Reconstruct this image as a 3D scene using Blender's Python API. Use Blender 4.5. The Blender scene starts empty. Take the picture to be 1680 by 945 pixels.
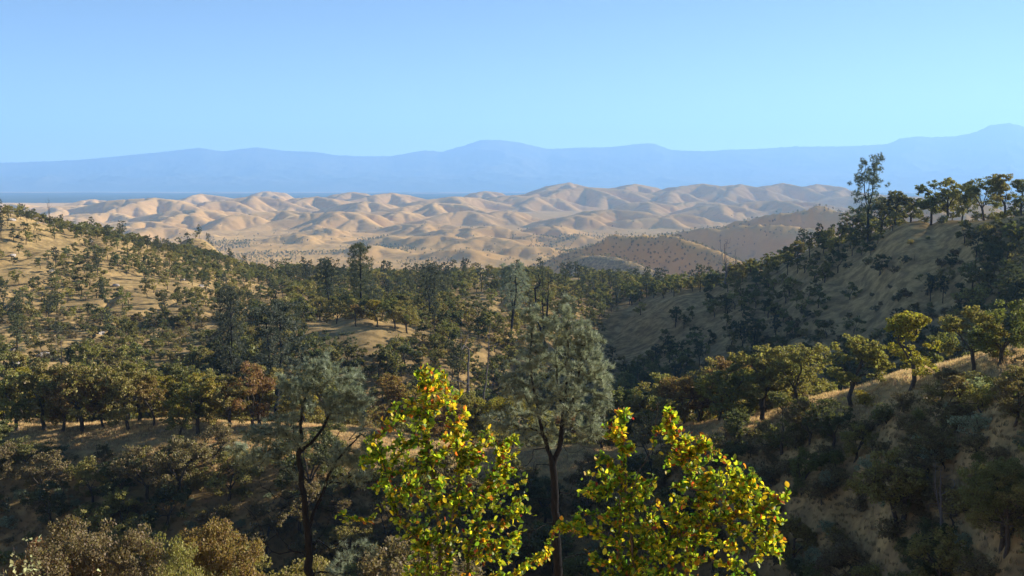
import bpy, math, random
import numpy as np
from mathutils import Vector

random.seed(7)
np.random.seed(7)
RNG = np.random.default_rng(11)
SC = bpy.context.scene
COL = SC.collection

# ----------------------------------------------------------------- camera
F = 1600.0 / 1680.0                       # focal length / frame width
THETA = math.atan((472.5 - 298.0) / 1600.0)   # pitch below the horizon
cam_data = bpy.data.cameras.new('camera')
cam_data.sensor_width = 36.0
cam_data.lens = 36.0 * F
cam_data.clip_start = 0.1
cam_data.clip_end = 90000.0
cam = bpy.data.objects.new('camera', cam_data)
cam.rotation_euler = (math.pi / 2 - THETA, 0, 0)
COL.objects.link(cam)
SC.camera = cam

# ----------------------------------------------------------------- sky and sun
SUN_ELEV = math.radians(18.5)
SUN_AZ = math.radians(70.0)               # to the right of the view axis (+Y)
world = bpy.data.worlds.new('World')
SC.world = world
world.use_nodes = True
wn = world.node_tree
wn.nodes.clear()
w_out = wn.nodes.new('ShaderNodeOutputWorld')
w_bg = wn.nodes.new('ShaderNodeBackground')
w_sky = wn.nodes.new('ShaderNodeTexSky')
w_sky.sky_type = 'NISHITA'
w_sky.sun_disc = False
w_sky.sun_elevation = SUN_ELEV
w_sky.sun_rotation = SUN_AZ
w_sky.air_density = 0.55
w_sky.dust_density = 0.0
w_sky.ozone_density = 2.0
w_bg.inputs['Strength'].default_value = 0.05
wn.links.new(w_sky.outputs[0], w_bg.inputs['Color'])
wn.links.new(w_bg.outputs[0], w_out.inputs['Surface'])

sun_data = bpy.data.lights.new('sun', 'SUN')
sun_data.energy = 5.0
sun_data.angle = math.radians(0.5)
sun_data.color = (1.0, 0.91, 0.78)
sun = bpy.data.objects.new('sun', sun_data)
sdir = Vector((math.sin(SUN_AZ) * math.cos(SUN_ELEV), math.cos(SUN_AZ) * math.cos(SUN_ELEV), math.sin(SUN_ELEV)))
sun.rotation_euler = sdir.to_track_quat('Z', 'Y').to_euler()
COL.objects.link(sun)

SC.view_settings.view_transform = 'Standard'
SC.view_settings.look = 'None'
SC.view_settings.exposure = 1.66
SC.view_settings.gamma = 1.0
SC.cycles.max_bounces = 6
SC.cycles.diffuse_bounces = 3
SC.cycles.transmission_bounces = 3
SC.cycles.volume_bounces = 3
SC.cycles.use_denoising = True
SC.cycles.caustics_reflective = False
SC.cycles.caustics_refractive = False

# ----------------------------------------------------------------- picture <-> place
ST, CT = math.sin(THETA), math.cos(THETA)
FP = 1600.0

def v_of(py):
    t = (472.5 - py) / FP
    return (t * CT - ST) / (CT + t * ST)

def py_of(v):
    return 472.5 - FP * (ST + v * CT) / (CT - v * ST)

def px_of(u, v):
    return 840.0 + FP * u / (CT - v * ST)

def u_of(px, v):
    return (px - 840.0) / FP * (CT - v * ST)

def point(px, py, y):
    v = v_of(py)
    return np.array([u_of(px, v) * y, y, v * y])

# ----------------------------------------------------------------- noise
_perm = np.random.default_rng(5).permutation(512)
_grad = np.random.default_rng(6).uniform(0, 2 * np.pi, 512)

def perlin(x, y):
    xi = np.floor(x).astype(np.int64); yi = np.floor(y).astype(np.int64)
    xf = x - xi; yf = y - yi
    u = xf * xf * xf * (xf * (xf * 6 - 15) + 10); v = yf * yf * yf * (yf * (yf * 6 - 15) + 10)
    def g(ix, iy, dx, dy):
        a = _grad[_perm[(_perm[ix & 511] + iy) & 511]]
        return np.cos(a) * dx + np.sin(a) * dy
    n00 = g(xi, yi, xf, yf); n10 = g(xi + 1, yi, xf - 1, yf)
    n01 = g(xi, yi + 1, xf, yf - 1); n11 = g(xi + 1, yi + 1, xf - 1, yf - 1)
    a = n00 + u * (n10 - n00); b = n01 + u * (n11 - n01)
    return (a + v * (b - a)) * 1.5

def fbm(x, y, octv=4, gain=0.5):
    s = 0.0; a = 1.0; f = 1.0
    for k in range(octv):
        s = s + a * perlin(x * f + 17.3 * k, y * f - 9.1 * k)
        a *= gain; f *= 2.03
    return s

def ridged(x, y, octv=4):
    s = 0.0; a = 0.5; f = 1.0
    for k in range(octv):
        n = 1 - np.abs(perlin(x * f + 31.7 * k, y * f + 5.3 * k)) * 1.6
        s = s + a * n * n
        a *= 0.5; f *= 2.1
    return s

def smooth(a, b, x):
    t = np.clip((x - a) / (b - a), 0, 1)
    return t * t * (3 - 2 * t)

# ----------------------------------------------------------------- the lie of the land
PXS = np.array([-400, 0, 150, 300, 450, 600, 720, 860, 1000, 1130, 1250, 1370, 1500, 1680, 2100], float)
N_ = len(PXS)

def const(v): return np.full(N_, float(v))
def arr(*a):
    assert len(a) == N_, len(a)
    return np.array(a, float)
def zpy(py, dep): return dep * v_of(py)

RINGS = []
RINGS.append((const(1.0), const(-1.65)))
RINGS.append((const(3.0), const(-2.3)))
RINGS.append((const(8.0), const(-5.0)))
RINGS.append((const(20.0), const(-12.5)))
RINGS.append((const(34.0), const(-20.0)))
d = arr(62, 62, 62, 62, 62, 60, 58, 57, 54, 50, 44, 41, 38, 35, 32)
RINGS.append((d, arr(-35, -35, -35, -36, -36, -35, -34, -33, -32, -31, -29, -27, -25.5, -25, -24)))
d = arr(99, 99, 99, 99, 99, 98, 98, 97, 95, 92, 87, 79, 68, 54, 44)
RINGS.append((d, arr(-66, -67, -68, -69, -69, -68, -67, -66, -63, -59, -52.5, -46, -39.5, -32.5, -28)))
dA = arr(150, 150, 150, 150, 150, 150, 151, 152, 151, 146, 138, 129, 116, 100, 80)
pA = arr(690, 702, 704, 700, 704, 712, 725, 752, 756, 706, 682, 650, 616, 586, 540)
zA = zpy(pA, dA)
RINGS.append((dA - 11, zA - arr(2.0, 2.0, 2.0, 2.0, 2.0, 2.0, 2.0, 1.5, 1.4, 1.2, 1.0, 0.8, 0.7, 0.6, 0.6)))
RINGS.append((dA, zA))
RINGS.append((dA + 10, zA - arr(1.6, 1.6, 1.6, 1.6, 1.6, 1.6, 1.6, 1.6, 1.4, 1.2, 1.0, .8, .8, .8, .8)))
RINGS.append((arr(195, 195, 195, 195, 195, 195, 197, 202, 206, 204, 200, 188, 170, 148, 125),
              arr(-49, -50, -52, -56, -60, -62, -64, -66, -66, -66, -63, -58, -52, -44, -36)))
d = arr(252, 252, 252, 252, 252, 252, 254, 268, 285, 275, 256, 238, 222, 200, 178)
RINGS.append((d, zpy(arr(585, 590, 596, 604, 606, 604, 612, 660, 668, 672, 672, 665, 648, 610, 560), d)))
d = arr(300, 300, 300, 300, 296, 292, 292, 318, 378, 350, 322, 298, 272, 242, 215)
RINGS.append((d, zpy(arr(530, 540, 542, 540, 536, 527, 548, 560, 588, 572, 563, 540, 516, 470, 430), d)))
dR = arr(390, 390, 390, 390, 390, 395, 400, 420, 455, 432, 408, 378, 342, 300, 262); d = dR
RINGS.append((d, zpy(arr(420, 440, 455, 472, 500, 506, 500, 492, 505, 478, 446, 396, 366, 349, 325), d)))
d = arr(480, 480, 500, 530, 560, 580, 590, 600, 600, 580, 540, 500, 460, 410, 370)
z = zpy(arr(325, 352, 384, 418, 452, 458, 458, 455, 462, 480, 495, 470, 440, 420, 400), d)
RINGS.append((d, z))
d = const(820)
z = zpy(arr(400, 420, 440, 440, 450, 450, 450, 450, 460, 460, 455, 450, 440, 430, 420), d)
RINGS.append((d, z - arr(20, 20, 20, 10, 25, 25, 25, 20, 10, 10, 10, 10, 10, 10, 10)))
RINGS.append((const(1500), const(-172)))
RINGS.append((const(2200), const(-196)))
RINGS.append((const(3200), const(-203)))
RINGS.append((const(12000), const(-203)))
RINGS.append((const(33000), const(-203)))

def ring_z(px, y):
    px = np.asarray(px, float); y = np.asarray(y, float)
    shp = px.shape
    px = px.ravel(); y = np.clip(y.ravel(), 1.0, 44000)
    out = np.empty(px.shape)
    for c in range(0, len(px), 120000):
        p = px[c:c + 120000]; t = np.log(y[c:c + 120000])
        # smooth interpolation across the picture axis
        i = np.clip(np.searchsorted(PXS, p) - 1, 0, N_ - 2)
        w = np.clip((p - PXS[i]) / (PXS[i + 1] - PXS[i]), 0, 1)
        w = 0.35 * w + 0.65 * w * w * (3 - 2 * w)
        T = np.log(np.stack([r[0][i] * (1 - w) + r[0][i + 1] * w for r in RINGS]))
        Z = np.stack([r[1][i] * (1 - w) + r[1][i + 1] * w for r in RINGS])
        h = np.diff(T, axis=0); s = np.diff(Z, axis=0) / h
        m = np.zeros_like(Z)
        s0, s1 = s[:-1], s[1:]
        same = s0 * s1 > 0
        w1 = 2 * h[1:] + h[:-1]; w2 = h[1:] + 2 * h[:-1]
        with np.errstate(all='ignore'):
            hm = (w1 + w2) / (w1 / s0 + w2 / s1)
        m[1:-1] = np.where(same, hm, 0)
        m[0] = s[0]; m[-1] = 0
        k = np.clip((t[None] >= T).sum(0) - 1, 0, len(RINGS) - 2)
        ar = np.arange(len(p))
        t0 = T[k, ar]; hh = h[k, ar]; q = np.clip((t - t0) / hh, 0, 1)
        a, b, ma, mb = Z[k, ar], Z[k + 1, ar], m[k, ar], m[k + 1, ar]
        q2 = q * q; q3 = q2 * q
        out[c:c + 120000] = (2 * q3 - 3 * q2 + 1) * a + (q3 - 2 * q2 + q) * hh * ma + (-2 * q3 + 3 * q2) * b + (q3 - q2) * hh * mb
    return out.reshape(shp)

# golden hills: px, py of the top, distance, half width in px, spurs, elongation, axis angle (deg, 0 = across the view)
HILLS = [(640, 386, 3100, 45, 3, 1.3, 40), (720, 384, 3050, 55, 4, 1.4, 30), (800, 388, 2950, 60, 4, 1.5, 30), (875, 384, 3100, 45, 3, 1.3, 40), (500, 384, 3200, 50, 3, 1.6, 20), (955, 384, 3050, 60, 4, 1.5, 30), (870, 404, 2600, 50, 3, 1.6, 20), (610, 404, 2650, 40, 3, 1.6, 20), (760, 410, 2500, 50, 3, 1.6, 10),
    (90, 340, 5200, 60, 3, 1.4, 20), (135, 336, 5600, 70, 3, 1.3, 0), (180, 348, 4700, 60, 4, 1.2, 50), (95, 355, 4400, 50, 3, 1.2, 0),
    (255, 324, 5200, 95, 4, 1.5, 30), (200, 372, 3700, 45, 3, 1.5, 20), (235, 362, 4000, 55, 4, 1.4, 20), (262, 372, 3500, 55, 3, 1.6, 10),
    (330, 342, 4500, 75, 4, 1.3, 60), (300, 350, 4200, 50, 4, 1.2, 50), (390, 350, 4100, 50, 3, 1.3, 60), (418, 321, 5600, 60, 4, 1.2, 20), (360, 328, 5400, 60, 3, 1.3, 0),
    (470, 345, 4400, 75, 4, 1.4, 40), (520, 322, 5800, 70, 4, 1.3, 30), (560, 346, 4200, 70, 4, 1.5, 50), (540, 374, 3600, 40, 3, 1.3, 10),
    (600, 330, 5200, 60, 4, 1.3, 50), (640, 316, 6300, 70, 4, 1.3, 20), (600, 348, 4300, 45, 3, 1.2, 60), (655, 346, 4500, 55, 3, 1.3, 60),
    (715, 332, 5000, 85, 5, 1.5, 30), (700, 366, 3800, 60, 4, 1.3, 30), (745, 322, 5600, 70, 3, 1.4, 30), (770, 345, 4500, 60, 4, 1.2, 60), (765, 374, 3500, 50, 4, 1.4, 20),
    (805, 370, 3500, 50, 4, 1.4, 30), (830, 345, 4600, 50, 4, 1.2, 30), (840, 320, 6100, 70, 4, 1.3, 30), (880, 322, 5900, 60, 4, 1.3, 40), (905, 370, 3600, 60, 3, 1.5, 20),
    (930, 299, 7000, 60, 4, 1.4, 0), (960, 306, 6300, 100, 5, 1.4, 30), (1005, 343, 4400, 85, 4, 1.4, 20), (945, 352, 4200, 50, 4, 1.3, 40), (1040, 301, 6900, 60, 4, 1.3, 10),
    (1060, 330, 5400, 60, 4, 1.4, 50), (1100, 312, 6300, 60, 4, 1.3, 30), (1080, 356, 4200, 60, 3, 1.5, 30), (1115, 350, 4300, 50, 3, 1.2, 50),
    (1150, 301, 6600, 80, 4, 1.5, 20), (1215, 302, 6500, 70, 4, 1.3, 30), (1180, 335, 5000, 70, 4, 1.4, 60), (1285, 300, 6800, 60, 4, 1.3, 20), (1275, 328, 5200, 90, 4, 1.7, 40),
    (1340, 302, 7000, 60, 4, 1.4, 20), (1385, 310, 6600, 60, 4, 1.3, 30), (1330, 338, 5000, 80, 4, 1.3, 40), (1440, 318, 6300, 80, 4, 1.3, 30), (1500, 322, 6200, 80, 4, 1.3, 30),
    (1420, 345, 4700, 80, 4, 1.3, 40), (20, 334, 5800, 50, 4, 1.3, 30), (-60, 345, 5400, 60, 4, 1.3, 30), (1560, 330, 6000, 90, 4, 1.3, 30), (1620, 330, 5800, 90, 4, 1.2, 30),
]
_hr = np.random.default_rng(23)
for _ in range(14):                       # lesser hills between
    _y = _hr.uniform(4200, 7600)
    HILLS.append((_hr.uniform(-150, 1750), np.interp(_y, [4200, 5000, 5600, 6500, 7600], [362, 344, 334, 320, 309]) + _hr.uniform(-3, 6), _y,
                  _hr.uniform(28, 60), int(_hr.integers(3, 6)), _hr.uniform(1.1, 1.6), _hr.uniform(-20, 80)))

def base_plain(y):
    return -203 + 34 * smooth(3700, 6200, y) * (1 - smooth(7400, 9200, y))

def _ridge_lines():
    """each hill: a peak and bent spurs running down from it, with side spurs; neighbours joined by saddles"""
    rr = np.random.default_rng(99); out = []; peaks = []
    for (px, py, dep, hw, nsp, el, ang) in HILLS:
        z = dep * v_of(py); cx = u_of(px, v_of(py)) * dep
        b = float(base_plain(np.array(dep))); Hh = z - b
        if Hh < 5: continue
        c = np.array([cx, dep]); R = hw / FP * dep * 1.28
        peaks.append((c, z, Hh))
        a0 = math.radians(ang) + rr.uniform(-.4, .4); n = nsp + 1; seg = []
        m = rr.uniform(0.66, 0.90)
        for k in range(n):
            a = a0 + k * 2 * math.pi / n + rr.uniform(-.35, .35)
            L = R * rr.uniform(1.0, 1.75) * (1 + 0.3 * (el - 1) * abs(math.cos(a - math.radians(ang))))
            dv = np.array([math.cos(a), math.sin(a)]); nv = np.array([-dv[1], dv[0]])
            p1 = c + dv * L * .33 + nv * L * rr.uniform(-.07, .07); z1 = b + Hh * rr.uniform(.76, .88)
            p2 = c + dv * L * .70 + nv * L * rr.uniform(-.16, .16); z2 = b + Hh * rr.uniform(.30, .46)
            p3 = c + dv * L * 1.15 + nv * L * rr.uniform(-.3, .3); z3 = b - 4
            seg += [(c, z, p1, z1), (p1, z1, p2, z2), (p2, z2, p3, z3)]
            for q, zq, f in ((p1, z1, .62), (p2, z2, .42)):
                for sg in (-1, 1):
                    if rr.random() < .45:
                        aa = a + sg * rr.uniform(.55, 1.05)
                        seg.append((q, zq - 2, q + np.array([math.cos(aa), math.sin(aa)]) * L * f * rr.uniform(.7, 1.1), b - 4))
        out.append((c, R * 2.3 + 60, m, seg))
    for i, (c, z, h) in enumerate(peaks):
        ds = sorted((float(np.hypot(*(c - q[0]))), j) for j, q in enumerate(peaks) if j != i)[:2]
        for dd, j in ds:
            if dd < 420:
                q, zq, hq = peaks[j]; mid = (c + q) / 2; zm = min(z, zq) - 0.30 * min(h, hq) - 0.05 * dd
                out.append((mid, dd / 2 + 220, .66, [(c, z - 3, mid, zm), (mid, zm, q, zq - 3)]))
    return out
RIDGES = _ridge_lines()

def hills_z(x, y):
    shp = x.shape; x = x.ravel(); y = y.ravel()
    wx = x + 15 * fbm(x / 230, y / 230, 3) ; wy = y + 15 * fbm(x / 210 + 40, y / 210 + 7, 3)
    bs = base_plain(y)
    z = bs + 7 * fbm(x / 260, y / 320, 3) - 2
    for (c, rad, m, seg) in RIDGES:
        k = np.nonzero((wx - c[0]) ** 2 + (wy - c[1]) ** 2 < rad * rad)[0]
        if not len(k): continue
        X = wx[k]; Y = wy[k]; best = z[k]
        for (a, za, b, zb) in seg:
            dx, dy = b[0] - a[0], b[1] - a[1]; L2 = dx * dx + dy * dy
            t = np.clip(((X - a[0]) * dx + (Y - a[1]) * dy) / L2, 0, 1)
            d_ = np.sqrt((X - a[0] - t * dx) ** 2 + (Y - a[1] - t * dy) ** 2 + 1700.0) - 41.2
            best = np.maximum(best, za + (zb - za) * t - m * d_)
        z[k] = best
    h = z - bs
    h = 7.0 * np.log1p(np.exp(np.clip(h / 7.0, -20, 50)))      # foot slopes ease into the plain
    h = h + 0.9 * fbm(x / 95, y / 95, 3) - np.clip(h, 0, 40) * 0.10 * np.exp(-(perlin(wx / 90 + 3, wy / 90 + 8) / 0.12) ** 2)
    return (bs + 203 + h).reshape(shp)

def bump(x, y, cx, cy, H, rx, ry, ang=0):
    a = math.radians(ang)
    dx = x - cx; dy = y - cy
    ax = (dx * math.cos(a) + dy * math.sin(a)) / rx; ay = (-dx * math.sin(a) + dy * math.cos(a)) / ry
    t = np.sqrt(ax * ax + ay * ay)
    return H * np.where(t < 1, 0.5 * (1 + np.cos(np.pi * np.clip(t, 0, 1))), 0)

MPX = np.array([-500, -200, 0, 60, 100, 150, 200, 240, 280, 332, 370, 425, 470, 520, 560, 600, 640, 700, 725, 760, 790, 820, 850, 880, 900, 950, 1000, 1050, 1070, 1100, 1150, 1200, 1240, 1300, 1360, 1400, 1450, 1470, 1500, 1520, 1560, 1590, 1615, 1645, 1665, 1690, 1740, 1900, 2200], float)
MPY = np.array([272, 270, 268, 266, 265, 262, 257, 253, 249, 243, 249, 242, 248, 250, 256, 257, 257, 247, 250, 240, 230, 230, 234, 241, 245, 243, 242, 236, 236, 247, 249, 246, 245, 241, 241, 240, 237, 228, 224, 226, 224, 218, 206, 202, 207, 214, 224, 240, 250], float)
_x = np.linspace(-500, 2200, 2701)
_m = np.interp(_x, MPX, MPY)
_ker = np.exp(-0.5 * (np.arange(-16, 17) / 2.0) ** 2); _ker /= _ker.sum()
_m = np.convolve(np.pad(_m, 16, mode='edge'), _ker, mode='valid')
MF_X = np.array([-500, 0, 300, 600, 900, 1200, 1450, 1560, 1680, 1900, 2200], float)
MF_Y = np.array([285, 283, 280, 284, 282, 286, 283, 268, 256, 262, 270], float)

def land(x, y):
    x = np.asarray(x, float); y = np.asarray(y, float)
    ye = np.maximum(y, 3.0)
    u = x / ye
    px = px_of(u, -0.1)
    for _ in range(2):                     # picture column of this ground point
        z = ring_z(px, ye)
        px = px_of(u, z / ye)
    z = ring_z(px, np.maximum(y, 1.0))
    amp = 0.25 * smooth(6, 40, y) + 0.4 * smooth(60, 220, y) + 0.3 * smooth(240, 420, y)
    z = z + amp * fbm(x / 30, y / 30, 3, 0.4) * (1 - smooth(2300, 2900, y) * 0.8)
    z = z + 1.3 * smooth(95, 135, y) * (1 - smooth(1000, 1500, y)) * perlin(x / 24 + 2.2, y / 60)
    # gullies running down the nearer slopes
    gl = np.abs(perlin(x / 34 + 3.1, y / 90 + 1.7))
    z = z - smooth(70, 100, y) * (1 - smooth(480, 620, y)) * 1.6 * np.exp(-(gl / 0.10) ** 2) * (0.2 + 0.6 * smooth(250, 330, y))
    far = y > 700
    if far.any():
        X, Y = x[far], y[far]; zz = z[far]
        zz = zz + bump(X, Y, u_of(330, -.08) * 860, 860, 42, 60, 95, 20)
        c = point(1055, 390, 1780); zz = zz + bump(X, Y, c[0], c[1], c[2] + 190, 400, 98, 140) * (0.86 + 0.3 * ridged(X / 120, Y / 120, 3))
        c = point(980, 425, 1500); zz = zz + bump(X, Y, c[0], c[1], c[2] + 178, 240, 75, 140)
        c = point(1250, 374, 2350); zz = zz + bump(X, Y, c[0], c[1], c[2] + 204, 700, 160, 140) * (0.85 + 0.3 * ridged(X / 160, Y / 160, 3))
        c = point(1400, 346, 2500); zz = zz + bump(X, Y, c[0], c[1], c[2] + 206, 800, 190, 140) * (0.85 + 0.3 * ridged(X / 160, Y / 160, 3))
        c = point(1560, 330, 2700); zz = zz + bump(X, Y, c[0], c[1], c[2] + 198, 420, 500, 10)
        zz = zz + smooth(1900, 2600, Y) * (1 - smooth(3600, 4200, Y)) * (7 * ridged(X / 170, Y / 260, 3) - 3)
        z = z.copy(); z[far] = zz
    mid = (y > 2250) & (y < 9600)
    if mid.any():
        z = z.copy(); z[mid] = z[mid] + hills_z(x[mid], y[mid]) * smooth(2250, 2500, y[mid])
    fl = y > 8500
    if fl.any():
        X, Y = x[fl], y[fl]
        q = smooth(8500, 10500, Y) * (1 - smooth(17500, 20000, Y))
        z = z.copy(); z[fl] = z[fl] + q * (14 * np.maximum(0, fbm(X / 1500, Y / 2500, 3)) + 10)
        pxx = 840 + FP * X / Y
        t = (Y - 20000) / 6000
        crest = 26000 * v_of(np.interp(pxx, _x, _m) - 0.8 - 1.3 * np.abs(perlin(pxx / 12.0, Y / 700)) - 0.5 * perlin(pxx / 5.0, Y / 300))
        rise = (crest + 203)
        prof = np.clip(t, 0, 1) ** 1.7
        nz = (ridged(X / 1900, Y / 1900, 5) - 0.55)
        front = 22600 * v_of(np.interp(pxx, MF_X, MF_Y)) + 203
        fr = front * np.where(t < 3 / 7, smooth(0, .43, t), 1 - smooth(3 / 7, 0.75, t)) * (0.75 + 0.5 * nz)
        mm = rise * prof * (1 + 0.6 * nz * (1 - np.clip(t, 0, 1) ** 2)) * (1 - smooth(1.0, 1.7, t))
        mm = np.where(t > 0, np.maximum(mm, fr * 0.98), 0)
        z[fl] = z[fl] + mm
    return z

def land1(x, y): return float(land(np.array([float(x)]), np.array([float(y)]))[0])

_HY = np.geomspace(6, 9500, 2600)
def hit(px, py):
    """first ground seen through the picture point"""
    v = v_of(py); u = u_of(px, v)
    z = land(u * _HY, _HY)
    vis = z / _HY >= v
    i = int(np.argmax(vis)) if vis.any() else len(_HY) - 1
    return float(u * _HY[i]), float(_HY[i]), float(z[i])

# ----------------------------------------------------------------- materials
def mat(name):
    m = bpy.data.materials.new(name); m.use_nodes = True
    m.node_tree.nodes.clear()
    return m, m.node_tree

def nd(nt, t, **kw):
    n = nt.nodes.new(t)
    for k, v in kw.items(): setattr(n, k, v)
    return n

def ramp(nt, fac, stops, interp='LINEAR'):
    r = nt.nodes.new('ShaderNodeValToRGB'); r.color_ramp.interpolation = interp
    e = r.color_ramp.elements
    while len(e) > 1: e.remove(e[-1])
    e[0].position = stops[0][0]; e[0].color = (*stops[0][1], 1)
    for p, c in stops[1:]:
        q = e.new(p); q.color = (*c, 1)
    nt.links.new(fac, r.inputs[0])
    return r.outputs[0]

def noise(nt, vec, scale, detail=4, rough=0.55, dim='3D', dist=0.0):
    n = nt.nodes.new('ShaderNodeTexNoise'); n.noise_dimensions = dim
    n.inputs['Scale'].default_value = scale; n.inputs['Detail'].default_value = detail
    n.inputs['Roughness'].default_value = rough; n.inputs['Distortion'].default_value = dist
    nt.links.new(vec, n.inputs['Vector'])
    return n.outputs['Fac']

def mix(nt, fac, a, b, mode='MIX'):
    m = nt.nodes.new('ShaderNodeMix'); m.data_type = 'RGBA'; m.blend_type = mode
    for sock, v in ((m.inputs[0], fac), (m.inputs[6], a), (m.inputs[7], b)):
        if isinstance(v, (int, float)): sock.default_value = v
        elif isinstance(v, tuple): sock.default_value = (*v, 1)
        else: nt.links.new(v, sock)
    return m.outputs[2]

def vmath(nt, op, a, b=None):
    m = nt.nodes.new('ShaderNodeMath'); m.operation = op
    for s, v in ((m.inputs[0], a), (m.inputs[1], b)):
        if v is None: continue
        if isinstance(v, (int, float)): s.default_value = v
        else: nt.links.new(v, s)
    return m.outputs[0]

def ground_mat(name, fine, patch, grass, grass2, soil, dark, dark_amt, bumpd, wood=None, soil_at=(0.45, 0.62)):
    """dry grass over soil; scales are 1 / metres"""
    m, nt = mat(name)
    geo = nd(nt, 'ShaderNodeNewGeometry'); P = geo.outputs['Position']
    mp = nd(nt, 'ShaderNodeMapping'); nt.links.new(P, mp.inputs['Vector'])
    P = mp.outputs[0]
    n1 = noise(nt, P, patch, 5, 0.6)
    n2 = noise(nt, P, fine, 5, 0.7)
    n3 = noise(nt, P, patch * 3.7, 4, 0.6)
    c = ramp(nt, n1, [(0.32, grass), (0.62, grass2)])
    s = ramp(nt, n3, [(soil_at[0], (0, 0, 0)), (soil_at[1], (1, 1, 1))])
    c = mix(nt, s, c, soil)
    c = mix(nt, ramp(nt, n2, [(0.38, (0, 0, 0)), (0.75, (0.45, 0.45, 0.45))]), c, tuple(q * 0.62 for q in soil))
    if name != 'dry_grass_ground': c = mix(nt, 0.72, c, ramp(nt, n1, [(0.32, grass), (0.62, grass2)]))
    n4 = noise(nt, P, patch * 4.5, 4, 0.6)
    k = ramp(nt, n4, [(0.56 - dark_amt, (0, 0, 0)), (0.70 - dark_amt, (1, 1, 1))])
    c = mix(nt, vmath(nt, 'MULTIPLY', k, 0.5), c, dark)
    if wood:
        c = wood(nt, P, c)
    b = nd(nt, 'ShaderNodeBsdfDiffuse'); b.inputs['Roughness'].default_value = 0.9
    nt.links.new(c, b.inputs['Color'])
    bp = nd(nt, 'ShaderNodeBump'); bp.inputs['Distance'].default_value = bumpd; bp.inputs['Strength'].default_value = 1.0
    nt.links.new(n2, bp.inputs['Height']); nt.links.new(bp.outputs[0], b.inputs['Normal'])
    o = nd(nt, 'ShaderNodeOutputMaterial'); nt.links.new(b.outputs[0], o.inputs['Surface'])
    return m

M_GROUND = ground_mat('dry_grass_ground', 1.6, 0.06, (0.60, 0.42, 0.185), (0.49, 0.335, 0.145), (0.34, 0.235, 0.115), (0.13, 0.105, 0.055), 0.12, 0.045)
M_HILLS = ground_mat('grassland', 0.06, 0.0045, (0.66, 0.41, 0.145), (0.58, 0.345, 0.12), (0.45, 0.26, 0.095), (0.20, 0.16, 0.09), -0.05, 1.6, soil_at=(0.5, 0.75))

def wood_plain(nt, P, c):
    mp = nd(nt, 'ShaderNodeMapping'); mp.inputs['Scale'].default_value = (1, 0.45, 1); nt.links.new(P, mp.inputs['Vector'])
    n = noise(nt, mp.outputs[0], 0.0010, 5, 0.65)
    sp = nd(nt, 'ShaderNodeSeparateXYZ'); nt.links.new(P, sp.inputs[0])
    mr = nd(nt, 'ShaderNodeMapRange'); nt.links.new(sp.outputs[1], mr.inputs[0])
    mr.inputs[1].default_value = 15000; mr.inputs[2].default_value = 18000; mr.inputs[3].default_value = 0.0; mr.inputs[4].default_value = 0.33
    k = vmath(nt, 'SUBTRACT', vmath(nt, 'ADD', n, 0.14), mr.outputs[0])
    f = ramp(nt, k, [(0.40, (0, 0, 0)), (0.50, (1, 1, 1))])
    return mix(nt, f, c, (0.035, 0.045, 0.028))
M_PLAIN = ground_mat('wooded_plain', 0.01, 0.0008, (0.34, 0.23, 0.13), (0.30, 0.20, 0.11), (0.24, 0.16, 0.09), (0.05, 0.05, 0.03), 0.04, 3.0, wood=wood_plain)

def mountains_mat():
    m, nt = mat('forested_mountain')
    geo = nd(nt, 'ShaderNodeNewGeometry')
    n = noise(nt, geo.outputs['Position'], 0.0004, 5, 0.6)
    c = ramp(nt, n, [(0.4, (0.05, 0.06, 0.045)), (0.6, (0.10, 0.095, 0.07))])
    b = nd(nt, 'ShaderNodeBsdfDiffuse'); nt.links.new(c, b.inputs['Color'])
    o = nd(nt, 'ShaderNodeOutputMaterial'); nt.links.new(b.outputs[0], o.inputs['Surface'])
    return m
M_MOUNT = mountains_mat()

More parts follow.
